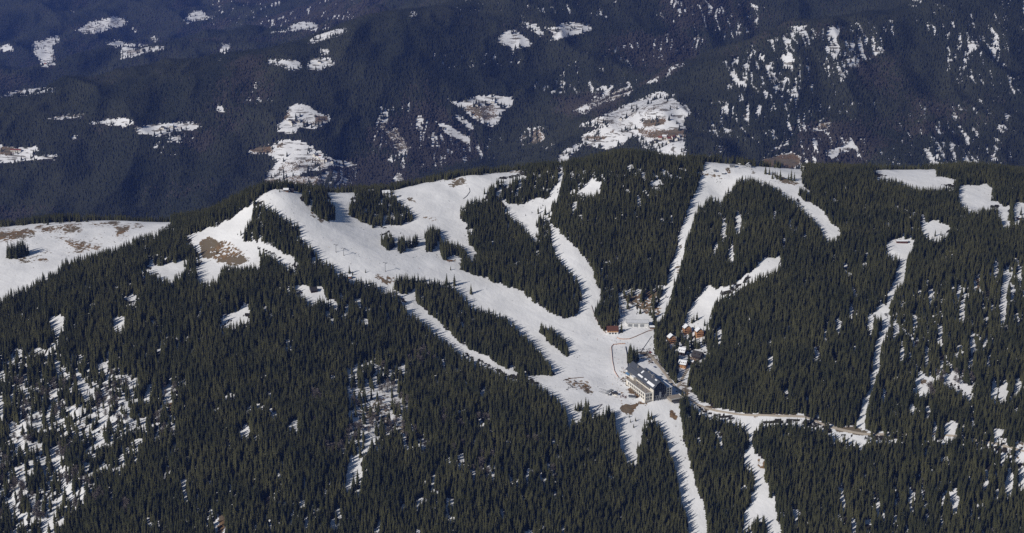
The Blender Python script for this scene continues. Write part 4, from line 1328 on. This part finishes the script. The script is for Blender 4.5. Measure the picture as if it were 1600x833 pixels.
house('shed', 1080, 567, 9, 6, 3, 2, 'timber', 'darkroof', 'small brown shed with snowy roof between the chalets and the dark lodge', 'shed', snow=2, rz=R(-30))
house('kiosk', 961, 617, 8, 5, 3.2, 1.2, 'plaster', 'darkroof', 'pale kiosk at the foot of the chairlift by the queue', 'kiosk', snow=0, win=(2, 1), rz=R(-10))
house('shed', 988, 621, 11, 5, 2.4, .4, 'grey', 'metalroof', 'long flat grey shed in the snow below the brown bank', 'shed', rz=R(-14))

# pavilion with blue canvas at the left flank of the hotel
x, y, z = hit(984, 589)
pvn = empty('pavilion', (x, y, z), R(20), 'blue canvas pavilion on posts at the piste side of the hotel', 'pavilion')
MB().prism([(-6, 5.2), (0, 8.6), (6, 5.2), (6, 5.6), (0, 9.0), (-6, 5.6)], -6, 6, 'y').build('canopy', M['blue'], pvn)
for a in (-5.6, 5.6):
    for b in (-5.6, 5.6):
        MB().tube((a, b, -2), (a, b, 5.6), .18).build('post', M['steel'], pvn)
MB().box(-5.5, 5.5, -5.5, 5.5, -2, .25).build('deck', M['timber'], pvn)


# ------------------------------------------------------------------ chairlift
def pylon(px, py, h, label, mat='steel'):
    x, y, z = hit(px, py)
    o = empty('lift_pylon', (x, y, z), R(-38), label, 'lift pylon', 'chairlift pylons')
    MB().tube((0, 0, -1), (0, 0, h), .55, .36, 8).build('mast', M[mat], o)
    MB().box(-3.4, 3.4, -.3, .3, h - .7, h).build('crossarm', M[mat], o)
    for s in (-1, 1):
        a = MB().box(s * 3.1 - .25, s * 3.1 + .25, -2.4, 2.4, h - 1.3, h - .72)
        a.build('sheave_train', M['post'], o)
    MB().box(-1.1, 1.1, -1.1, 1.1, -1, .5).build('footing', M['stone'], o)
    return o


pylon(525, 394, 15, 'lift pylon on the upper piste, uppermost of the close pair')
pylon(537, 399, 14, 'lift pylon on the upper piste, lower of the close pair')
pylon(602, 424, 17, 'tall lift pylon standing alone in the middle of the piste')
pylon(690, 452, 15, 'pale lift pylon rising out of the wooded strip', 'paint')
pylon(1155, 263, 10, 'white lift pylon on the hilltop beside the grey station', 'paint')
pylon(1255, 268, 11, 'white lift pylon above the spruces right of the hilltop', 'paint')
x, y, z = hit(953, 616)
ls = empty('chairlift_station', (x, y, z), R(-38), 'grey chairlift bottom station with long canopy beside the kiosk', 'station')
MB().box(-2.6, 2.6, -7, 7, 4.6, 6.6).build('drive_cover', M['grey'], ls)
for yy in (-5, 5):
    MB().box(-.6, .6, yy - .6, yy + .6, -2, 4.58).build('pillar', M['stone'], ls)
wv_ = MB().tube((0, -8.6, 4.2), (0, -8.6, 4.6), 2.6, 2.6, 14).build('bull_wheel', M['steel'], ls)
bar = None
for k in range(9):
    x, y, z = hit(938 + (k % 5) * 3.0, 608 + (k // 5) * 4.2 + (k % 5) * 1.1)
    if bar is None:
        bar = empty('queue_barrier', (x, y, z), R(25), 'dark queue barrier rail on snow before the chairlift station', 'barrier', 'queue barriers')
        MB().box(-2.6, 2.6, -.08, .08, .9, 1.15).build('rail', M['post'], bar)
        for s in (-2.4, 2.4):
            MB().box(s - .1, s + .1, -.1, .1, -.4, .9).build('post', M['post'], bar)
    else:
        c = copy_tree(bar)
        c.location = (x, y, z)


# ------------------------------------------------------------------ fences, road
def poly_ground(pts, step, close=False):
    P3 = [np.array(hit(*p)) for p in pts]
    out = []
    for a, b in zip(P3[:-1], P3[1:]):
        n = max(1, int(np.linalg.norm(b[:2] - a[:2]) / step))
        for k in range(n):
            out.append(a[:2] + (b[:2] - a[:2]) * k / n)
    out.append(P3[-1][:2])
    A = np.array(out)
    return A, ground(A[:, 0], A[:, 1])


def fence(pts, label, mat='net', h=1.5, name='safety_net_fence', th=.12):
    A, z = poly_ground(pts, 4.0)
    c = A[len(A) // 2]
    o = empty(name, (c[0], c[1], float(ground(c[0], c[1]))), 0, label, 'fence')
    oz = o.location.z
    nb, pb = MB(), MB()
    for k in range(len(A)):
        x, y, zz = A[k][0] - c[0], A[k][1] - c[1], z[k] - oz
        pb.box(x - .09, x + .09, y - .09, y + .09, zz - .3, zz + h + .2)
        if k:
            x0, y0, z0 = A[k - 1][0] - c[0], A[k - 1][1] - c[1], z[k - 1] - oz
            d = np.array([x - x0, y - y0])
            n = np.array([-d[1], d[0]]) / (np.linalg.norm(d) + 1e-6) * th / 2
            nb.add([(x0 - n[0], y0 - n[1], z0 + .1), (x - n[0], y - n[1], zz + .1), (x + n[0], y + n[1], zz + .1), (x0 + n[0], y0 + n[1], z0 + .1),
                    (x0 - n[0], y0 - n[1], z0 + h), (x - n[0], y - n[1], zz + h), (x + n[0], y + n[1], zz + h), (x0 + n[0], y0 + n[1], z0 + h)],
                   [(0, 3, 2, 1), (4, 5, 6, 7), (0, 1, 5, 4), (1, 2, 6, 5), (2, 3, 7, 6), (3, 0, 4, 7)])
    nb.build('net', M[mat], o)
    pb.build('post', M['post'], o)


fence([(964, 528), (968, 530), (975, 530.5), (984, 530), (993, 526.5), (1003, 522), (1012, 518), (1020, 516)], 'orange net fence curving across the snow below the white garage')
fence([(977, 537.5), (966, 538), (958, 539), (955, 543), (956, 553), (957, 565), (960, 580), (966, 590)], 'orange net fence enclosing the left side of the beginner area')
fence([(977, 542), (979, 552), (980, 563), (981, 574)], 'dark board fence on the right side of the beginner area', 'post', 2.0, 'board_fence')
fence([(1000, 552), (1006, 543), (1013, 533), (1018, 526)], 'thin net fence running straight up the snow towards the garage', 'steel', 1.1)
fence([(924, 478), (930, 496), (938, 510), (947, 521)], 'brown net fence along the forest side of the piste above the chalet', 'timber', 1.3)
fence([(733, 294), (734, 300), (729, 307), (724, 311)], 'dark curved fence at the edge of the upper snow bowl', 'post', 1.2)
fence([(880, 595), (890, 592), (900, 591), (912, 590)], 'low timber fence above the brushy patch on the piste', 'timber', 1.2)
fence([(920, 652), (928, 645), (934, 639), (941, 632)], 'timber fence climbing the snow left of the lowest clump', 'timber', 1.4)


def road(pts, width, label, lift=.35):
    A, _ = poly_ground(pts, 3.0)
    d = np.gradient(A, axis=0)
    n = np.stack([-d[:, 1], d[:, 0]], 1) / (np.linalg.norm(d, axis=1)[:, None] + 1e-6)
    rows = []
    wj = 1 + .25 * (vnoise(np.arange(len(A)) / 4., np.zeros(len(A)), 5) - .5)
    for t in (-.5, -.17, .17, .5):
        q_ = A + n * width * t * wj[:, None]
        rows.append(np.stack([q_[:, 0], q_[:, 1], ground(q_[:, 0], q_[:, 1]) + (lift if abs(t) < .4 else .05)], 1))
    V = np.stack(rows, 1).reshape(-1, 3)
    k = np.arange(len(A) - 1)[:, None] * 4
    fcs = np.concatenate([k + np.array([j, j + 1, j + 5, j + 4])[None] for j in range(3)], 0)
    o = link('road', np_mesh('road', V, fcs, [M['road']], True))
    tag(o, label, 'road', kind='structure')


road([(1012, 552), (1019, 558), (1026, 567), (1034, 577), (1043, 589), (1052, 601), (1063, 612), (1075, 622), (1088, 631)], 5.5, 'muddy road winding past the hotel into the forest')
road([(1088, 631), (1105, 638), (1125, 643), (1150, 647), (1180, 649), (1215, 650), (1256, 651)], 4.5, 'snowy forest road cut into the slope')
road([(1286, 663), (1305, 669), (1325, 674), (1350, 678), (1366, 679)], 5.0, 'brown forest road at the foot of the gully')
road([(1366, 679), (1420, 677), (1460, 678), (1500, 682), (1550, 692), (1600, 705)], 4.0, 'forest road running on through the trees to the right edge')
road([(1256, 651), (1270, 656), (1286, 663)], 4.0, 'short shaded road stretch between two clearings')
road([(1075, 576), (1068, 588), (1062, 600), (1058, 606)], 4.5, 'track from the chalets down to the road')


# ------------------------------------------------------------------ parked cars
def car():
    o = empty('parked_car', (0, 0, 0))
    MB().prism([(-2.2, .35), (2.2, .35), (2.25, .75), (1.9, .95), (-2.0, 1.0), (-2.25, .8)], -.88, .88, 'x').build('body', M['carwhite'], o)
    o.children[0].rotation_euler = (0, 0, 0)
    MB().prism([(-1.85, 1.0), (1.0, .98), (.45, 1.5), (-1.35, 1.5)], -.76, .76, 'x').build('cabin', M['glass'], o)
    MB().prism([(-1.3, 1.51), (.4, 1.51), (.35, 1.57), (-1.25, 1.57)], -.72, .72, 'x').build('roof_panel', M['carwhite'], o)
    for a in (-1.35, 1.35):
        for b in (-.9, .9):
            MB().tube((b - .1, a, .33), (b + .1, a, .33), .33, .33, 10).build('wheel', M['tyre'], o)
    return o


car0 = car()
for k, (a, b, rz, mt, lab) in enumerate([(1004, 560, 80, 'cardark', 'dark parked car on the snowy yard above the hotel roof'), (1016, 551, 85, 'carred', 'red car parked at the upper end of the yard by the trees'),
                                         (1013, 563, 50, 'carsilver', 'silver car parked on the bend behind the hotel'), (1018, 567, 45, 'cardark', 'dark car parked second on the bend behind the hotel'),
                                         (1023, 574, 42, 'carblue', 'blue car parked along the road behind the hotel'), (1033, 585, 42, 'carwhite', 'white car parked along the road beside the hotel'),
                                         (1057, 612, 40, 'carsilver', 'silver car parked beyond the terrace by the road'), (1062, 617, 40, 'cardark', 'dark car parked beyond the terrace nearest the forest')]):
    o = car0 if k == 0 else copy_tree(car0)
    x, y, z = hit(a, b)
    o.location = (x, y, z)
    o.rotation_euler = (0, 0, R(rz))
    o.scale = (1.15,) * 3
    tag(o, lab, 'car', 'cars parked behind the hotel')
    for c in o.children:
        if c.name.split('.')[0] in ('body', 'roof_panel') and k:
            c.data = c.data.copy()
            c.data.materials[0] = M[mt]
car0.children[0].data.materials[0] = M['cardark']


# ------------------------------------------------------------------ skiers (one skinned body per pose)
def person_mesh(nm, pose, mat):
    ln = pose
    J = [(0, 0, .95), (0, -.02, 1.22), (0, -.04, 1.42), (0, -.05, 1.54), (0, -.06, 1.68),
         (-.11, 0, .90), (-.13 - .05 * ln, -.10 * ln, .48), (-.14, .06 * ln, .06), (-.14, -.16, .04), (.11, 0, .90), (.13 + .05 * ln, -.02, .48), (.14, .10, .06), (.14, -.12, .04),
         (-.2, -.03, 1.38), (-.32, -.05 - .1 * ln, 1.12), (-.28, -.30, .98), (.2, -.03, 1.38), (.33, -.06, 1.12), (.29, -.30, .96)]
    rad = [.16, .15, .16, .075, .12, .11, .075, .055, .05, .11, .075, .055, .05, .08, .055, .045, .08, .055, .045]
    E = [(0, 1), (1, 2), (2, 3), (3, 4), (0, 5), (5, 6), (6, 7), (7, 8), (0, 9), (9, 10), (10, 11), (11, 12), (2, 13), (13, 14), (14, 15), (2, 16), (16, 17), (17, 18)]
    me = bpy.data.meshes.new(nm)
    me.from_pydata(J, E, [])
    o = bpy.data.objects.new(nm, me)
    COL.objects.link(o)
    o.modifiers.new('skin', 'SKIN')
    for k, v in enumerate(me.skin_vertices[0].data):
        v.radius = (rad[k], rad[k])
    me.skin_vertices[0].data[0].use_root = True
    o.modifiers.new('sub', 'SUBSURF').levels = 1
    bpy.context.view_layer.update()
    out = bpy.data.meshes.new_from_object(o.evaluated_get(bpy.context.evaluated_depsgraph_get()))
    out.name = nm
    out.materials.clear()
    out.materials.append(M[mat])
    bpy.data.objects.remove(o)
    return out


PEOPLE = [person_mesh('skier_body', p, m) for p, m in ((0, 'suitblack'), (.8, 'suitnavy'), (.4, 'suitred'), (.2, 'suitteal'), (1, 'suitamber'), (.6, 'suitblack'))]
ski = MB().box(-.19, -.09, -.85, .75, 0, .03).box(.09, .19, -.85, .75, 0, .03).mesh('ski', M['suitblack'])


def person(px, py, k, label, group):
    x, y, z = hit(px, py)
    o = link('person', PEOPLE[k % 6], None, (x, y, z + .02), k * 2.1)
    link('ski', ski, o)
    tag(o, label, 'person', group)


crowd = [([(967 + 9 * rng.random(), 574 + 9 * rng.random()) for _ in range(9)] + [(964 + 10 * rng.random(), 584 + 14 * rng.random()) for _ in range(14)],
          'person in ski clothes in the loose crowd between piste and pavilion', 'crowd by the pavilion'),
         ([(957, 544), (961, 552), (960, 559), (966, 562), (970, 548), (975, 555), (972, 543), (963, 547), (976, 546), (965, 568), (972, 566)], 'person practising inside the fenced beginner area', 'skiers in the beginner area'),
         ([(956, 532), (960, 533), (963, 535), (969, 533), (959, 538), (963, 539), (976, 537), (980, 536), (973, 537), (964, 526)], 'person standing by the upper fence of the beginner area', 'skiers at the upper fence'),
         ([(933, 530), (919, 524), (957, 601), (949, 589), (900, 578), (945, 600), (962, 585), (955, 586), (961, 592), (938, 560)], 'lone skier spread out on the lower piste left of the hotel', 'skiers on the lower piste'),
         ([(560, 398), (561, 401), (572, 405), (577, 404), (556, 395), (579, 408), (593, 412), (636, 424), (655, 420), (648, 403), (669, 330), (701, 314), (702, 315), (505, 372), (518, 376), (549, 389), (514, 387), (722, 352), (800, 470), (760, 452)],
          'skier on the upper piste near the lift pylons', 'skiers on the upper piste'),
         ([(430, 302), (425, 303), (417, 306), (401, 311)], 'skier standing on the snow crest by the summit hut', 'skiers on the summit'),
         ([(1016, 540), (1012, 547), (1008, 540), (1018, 538), (1003, 546), (996, 512), (1009, 514)], 'person walking on the trodden snow above the parked cars', 'walkers on the yard')]
kk = 0
for spots, lab, grp in crowd:
    for a, b in spots:
        person(a, b, kk, lab, grp)
        kk += 1


# ------------------------------------------------------------------ leafless trees and brush
def twig_mesh(seed, n, spread, droop=0, base=.25, thick=.008):
    r = np.random.default_rng(seed)
    V, Fc = [], []

    def limb(p, q, w):
        p, q = np.array(p), np.array(q)
        d = q - p
        s = np.cross(d, r.normal(size=3))
        s = s / (np.linalg.norm(s) + 1e-9) * w
        k = len(V)
        V.extend([p - s, p + s, q])
        Fc.append((k, k + 1, k + 2))
    for k in range(n):
        t = base + (1 - base) * .85 * r.random()
        a = r.uniform(0, 6.28)
        L = spread * (1.1 - .6 * t) * r.uniform(.6, 1.2)
        up = r.uniform(.25, .8) * L
        p = (0, 0, t * .9)
        q = (L * math.cos(a), L * math.sin(a), t * .9 + up)
        limb(p, q, thick)
        for j in range(4):
            f = r.uniform(.35, .95)
            m_ = [p[i] + (q[i] - p[i]) * f for i in range(3)]
            b = a + r.uniform(-1.2, 1.2)
            l2 = L * .45 * r.uniform(.5, 1.2)
            limb(m_, (m_[0] + l2 * math.cos(b), m_[1] + l2 * math.sin(b), m_[2] + l2 * r.uniform(.2, .9)), thick * .6)
    return np_mesh('branches', V, Fc, [M['twigs']])


BARE = [twig_mesh(300 + k, 95, .26, thick=.016) for k in range(4)]
BTR = MB().tube((0, 0, -.05), (0, 0, .9), .016, .004, 5).mesh('trunk', M['twigs'])
ZL = ['leafless grey tree on the steep snowy slope at lower left', 'leafless grey tree on the steep snow patch in the middle of the lower forest', 'leafless brownish tree in the dark wood just below the narrow gully',
      'leafless grey tree scattered in the dense forest below the piste', 'leafless grey tree among spruces right of the lower left snow slope', 'leafless tree by the bare rocks in the right forest',
      'leafless tree in the forest left of the middle snow patch', 'leafless bush-like tree on the stony bank behind the white garage']
for zi, (cl, lab) in enumerate(zip(BAREPOS, ZL)):
    for k, (x, y, z) in enumerate(cl):
        h = rng.uniform(12, 18) if zi < 7 else rng.uniform(5, 8)
        o = bpy.data.objects.new('leafless_tree', None)
        COL.objects.link(o)
        o.location = (x, y, z)
        o.rotation_euler = (0, 0, rng.uniform(0, 6))
        o.scale = (h * 1.1, h * 1.1, h)
        link('branches', BARE[k % 4], o)
        link('trunk', BTR, o)
        tag(o, lab, 'tree', lab.replace('leafless', 'the leafless').split(' tree ')[0] + ' trees ' + lab.split('tree ')[-1])

SHRUB = []
for k in range(3):
    me = twig_mesh(400 + k, 70, .55, base=.0, thick=.03)
    me.materials.clear()
    me.materials.append(M['shrub'])
    SHRUB.append(me)
REDSH = SHRUB[0].copy()
REDSH.materials.clear()
REDSH.materials.append(plain('red_brown_twigs', (.20, .07, .055), var=.3))
brush = [([(886 + 34 * a, 592 + 8 * a + 16 * b) for a, b in rng.random((34, 2))], 2.0, None, 'low grey bush in the brushy patch on the piste below the fence'),
         ([(969 + 11 * a, 617 + 6 * b) for a, b in rng.random((8, 2))], 2.6, REDSH, 'reddish brown bush beside the kiosk at the lift'),
         ([(883 + 12 * a, 600 + 10 * b) for a, b in rng.random((8, 2))], 2.4, None, 'round dark bush on the snow left of the brushy patch'),
         ([(1000 + 16 * a, 545 + 8 * b) for a, b in rng.random((14, 2))], 2.2, None, 'low bush on the trodden snow above the parked cars'),
         ([(640 + 60 * a, 385 + 18 * b) for a, b in rng.random((10, 2))], 1.6, None, 'tiny bush on the snow under the ragged stands'),
         ([(20 + 180 * a, 360 + 40 * b) for a, b in rng.random((26, 2))], 1.6, None, 'tiny dark bush on the snowy left meadow'),
         ([(1090 + 50 * a, 268 + 20 * b) for a, b in rng.random((12, 2))], 1.5, None, 'tiny bush on the hilltop snow at the straight cut'),
         ([(480 + 30 * a, 308 + 20 * a + 8 * b) for a, b in rng.random((16, 2))], 1.6, None, 'tiny bush beside the copse below the summit')]
for spots, h, me, lab in brush:
    for k, (a, b) in enumerate(spots):
        x, y, z = hit(a, b)
        o = link('bush', me or SHRUB[k % 3], None, (x, y, z - .1), k * 1.3)
        s = h * rng.uniform(.7, 1.3)
        o.scale = (s, s, s * .8)
        tag(o, lab, 'bush', lab.replace('bush', 'bushes'))
x, y, z = hit(703, 408)
lp = empty('log_pile', (x, y, z), R(10), 'pile of cut brown logs on the snow at the edge of the stand', 'log pile')
for k in range(9):
    j, r_ = (k, 0) if k < 5 else (k - 4.5, 1)
    MB().tube((-5, (j - 2) * 1.0, .5 + r_ * .85), (5 - .4 * (k % 3), (j - 2) * 1.0, .5 + r_ * .85), .5, .45, 8).build('log', M['timber'], lp)

# ------------------------------------------------------------------ farms across the valley
farms = [([(454, 190), (460, 188), (464, 191), (458, 194), (468, 190)], 'darkroof', 'grey roofed house in the hamlet under the cone shaped snow field', 'houses of the upper hamlet'),
         ([(496, 245), (501, 248), (507, 250), (512, 252), (492, 243), (519, 254)], 'darkroof', 'dark roofed house in the hamlet on the terraced snow slope', 'dark roofed houses of the terraced hamlet'),
         ([(499, 246), (504, 251)], 'redroof', 'red roofed house in the hamlet on the terraced snow slope', 'red roofed houses of the terraced hamlet'),
         ([(1032, 217), (1038, 215), (1045, 218), (1052, 216), (1058, 219)], 'redroof', 'red roofed house in the village on the broad field spur', 'red roofed village houses'),
         ([(1025, 222), (1032, 226), (1018, 225), (1047, 223), (1061, 214), (970, 187)], 'darkroof', 'dark roofed house in the village on the broad field spur', 'dark roofed village houses'),
         ([(745, 165), (770, 160)], 'darkroof', 'farmhouse on the triangular snow field in mid distance', 'farmhouses on the triangular field'),
         ([(255, 201), (268, 198)], 'darkroof', 'farmhouse on the long snow field at left across the valley', 'farmhouses on the long field'),
         ([(70, 85)], 'redroof', 'farmhouse on the high square snow field at far left', None),
         ([(500, 98)], 'darkroof', 'farmhouse on the twin snow field on the hazy ridge', None)]
for spots, rf, lab, grp in farms:
    for k, (a, b) in enumerate(spots):
        house('farmhouse', a, b, 17, 11, 6, 5, 'plaster', rf, lab, 'house', grp if len(spots) > 1 else None, R(-30 + 23 * k), True, snow=1 if k % 3 == 1 else 0, win=(3, 1), chimney=k % 2 == 0)
house('barn', 25, 236, 48, 12, 6, 4, 'plaster', 'redroof', 'long red roofed barn on the field at the far left edge', 'barn', None, R(-6), True, win=(6, 1))


# ------------------------------------------------------------------ light, air, camera
SUN_AZ = math.atan2(-.80, -.60)          # the sun stands behind the viewer's left shoulder
EL = math.radians(32)
sd = np.array([math.sin(SUN_AZ) * math.cos(EL), math.cos(SUN_AZ) * math.cos(EL), math.sin(EL)])
sl = bpy.data.lights.new('sun', 'SUN')
sl.energy = 4.2
sl.angle = math.radians(.53)
sl.color = (1.0, .945, .875)
so = bpy.data.objects.new('sun', sl)
COL.objects.link(so)
from mathutils import Vector
so.rotation_euler = Vector(sd).to_track_quat('Z', 'Y').to_euler()
so.location = (0, 2500, 4000)

wd = bpy.data.worlds.new('World')
SC.world = wd
wd.use_nodes = True
wt = wd.node_tree
bg = wt.nodes['Background']
sky = wt.nodes.new('ShaderNodeTexSky')
sky.sky_type = 'NISHITA'
sky.sun_disc = False
sky.sun_elevation = EL
sky.sun_rotation = SUN_AZ % (2 * math.pi)
sky.altitude = 1500
sky.air_density = 1.0
sky.dust_density = .2
sky.ozone_density = 1.5
wt.links.new(sky.outputs[0], bg.inputs[0])
bg.inputs[1].default_value = .055

hz = MB().box(-15600, 15600, -300, 19400, float(GZ.min()) - 1.5, CAMZ + 60)
vm = bpy.data.materials.new('mountain_air')
vm.use_nodes = True
for n in list(vm.node_tree.nodes):
    if n.type == 'BSDF_PRINCIPLED':
        vm.node_tree.nodes.remove(n)
pv = vm.node_tree.nodes.new('ShaderNodeVolumePrincipled')
pv.inputs['Color'].default_value = (.18, .32, 1.0, 1)
pv.inputs['Density'].default_value = HAZE
pv.inputs['Anisotropy'].default_value = 0.0
vo = [n for n in vm.node_tree.nodes if n.type == 'OUTPUT_MATERIAL'][0]
vm.node_tree.links.new(pv.outputs[0], vo.inputs['Volume'])
ho = hz.build('haze', vm)
tag(ho, 'thin blue haze filling the air over the valley', 'haze', kind='stuff')

cam = bpy.data.cameras.new('camera')
cam.sensor_fit = 'HORIZONTAL'
cam.angle = 2 * math.atan(800 / F)
cam.clip_start = 5
cam.clip_end = 40000
co = bpy.data.objects.new('camera', cam)
COL.objects.link(co)
co.location = (0, 0, CAMZ)
co.rotation_euler = (math.pi / 2 - P, 0, 0)
SC.camera = co

SC.view_settings.view_transform = 'Standard'
SC.view_settings.look = 'None'
SC.view_settings.exposure = EXPO
SC.view_settings.gamma = 1
SC.view_settings.use_curve_mapping = False
SC.render.engine = 'CYCLES'
SC.cycles.use_denoising = False
SC.cycles.max_bounces = 5
SC.cycles.diffuse_bounces = 3
SC.cycles.volume_bounces = 0
SC.cycles.sample_clamp_indirect = 4
SC.cycles.use_adaptive_sampling = False
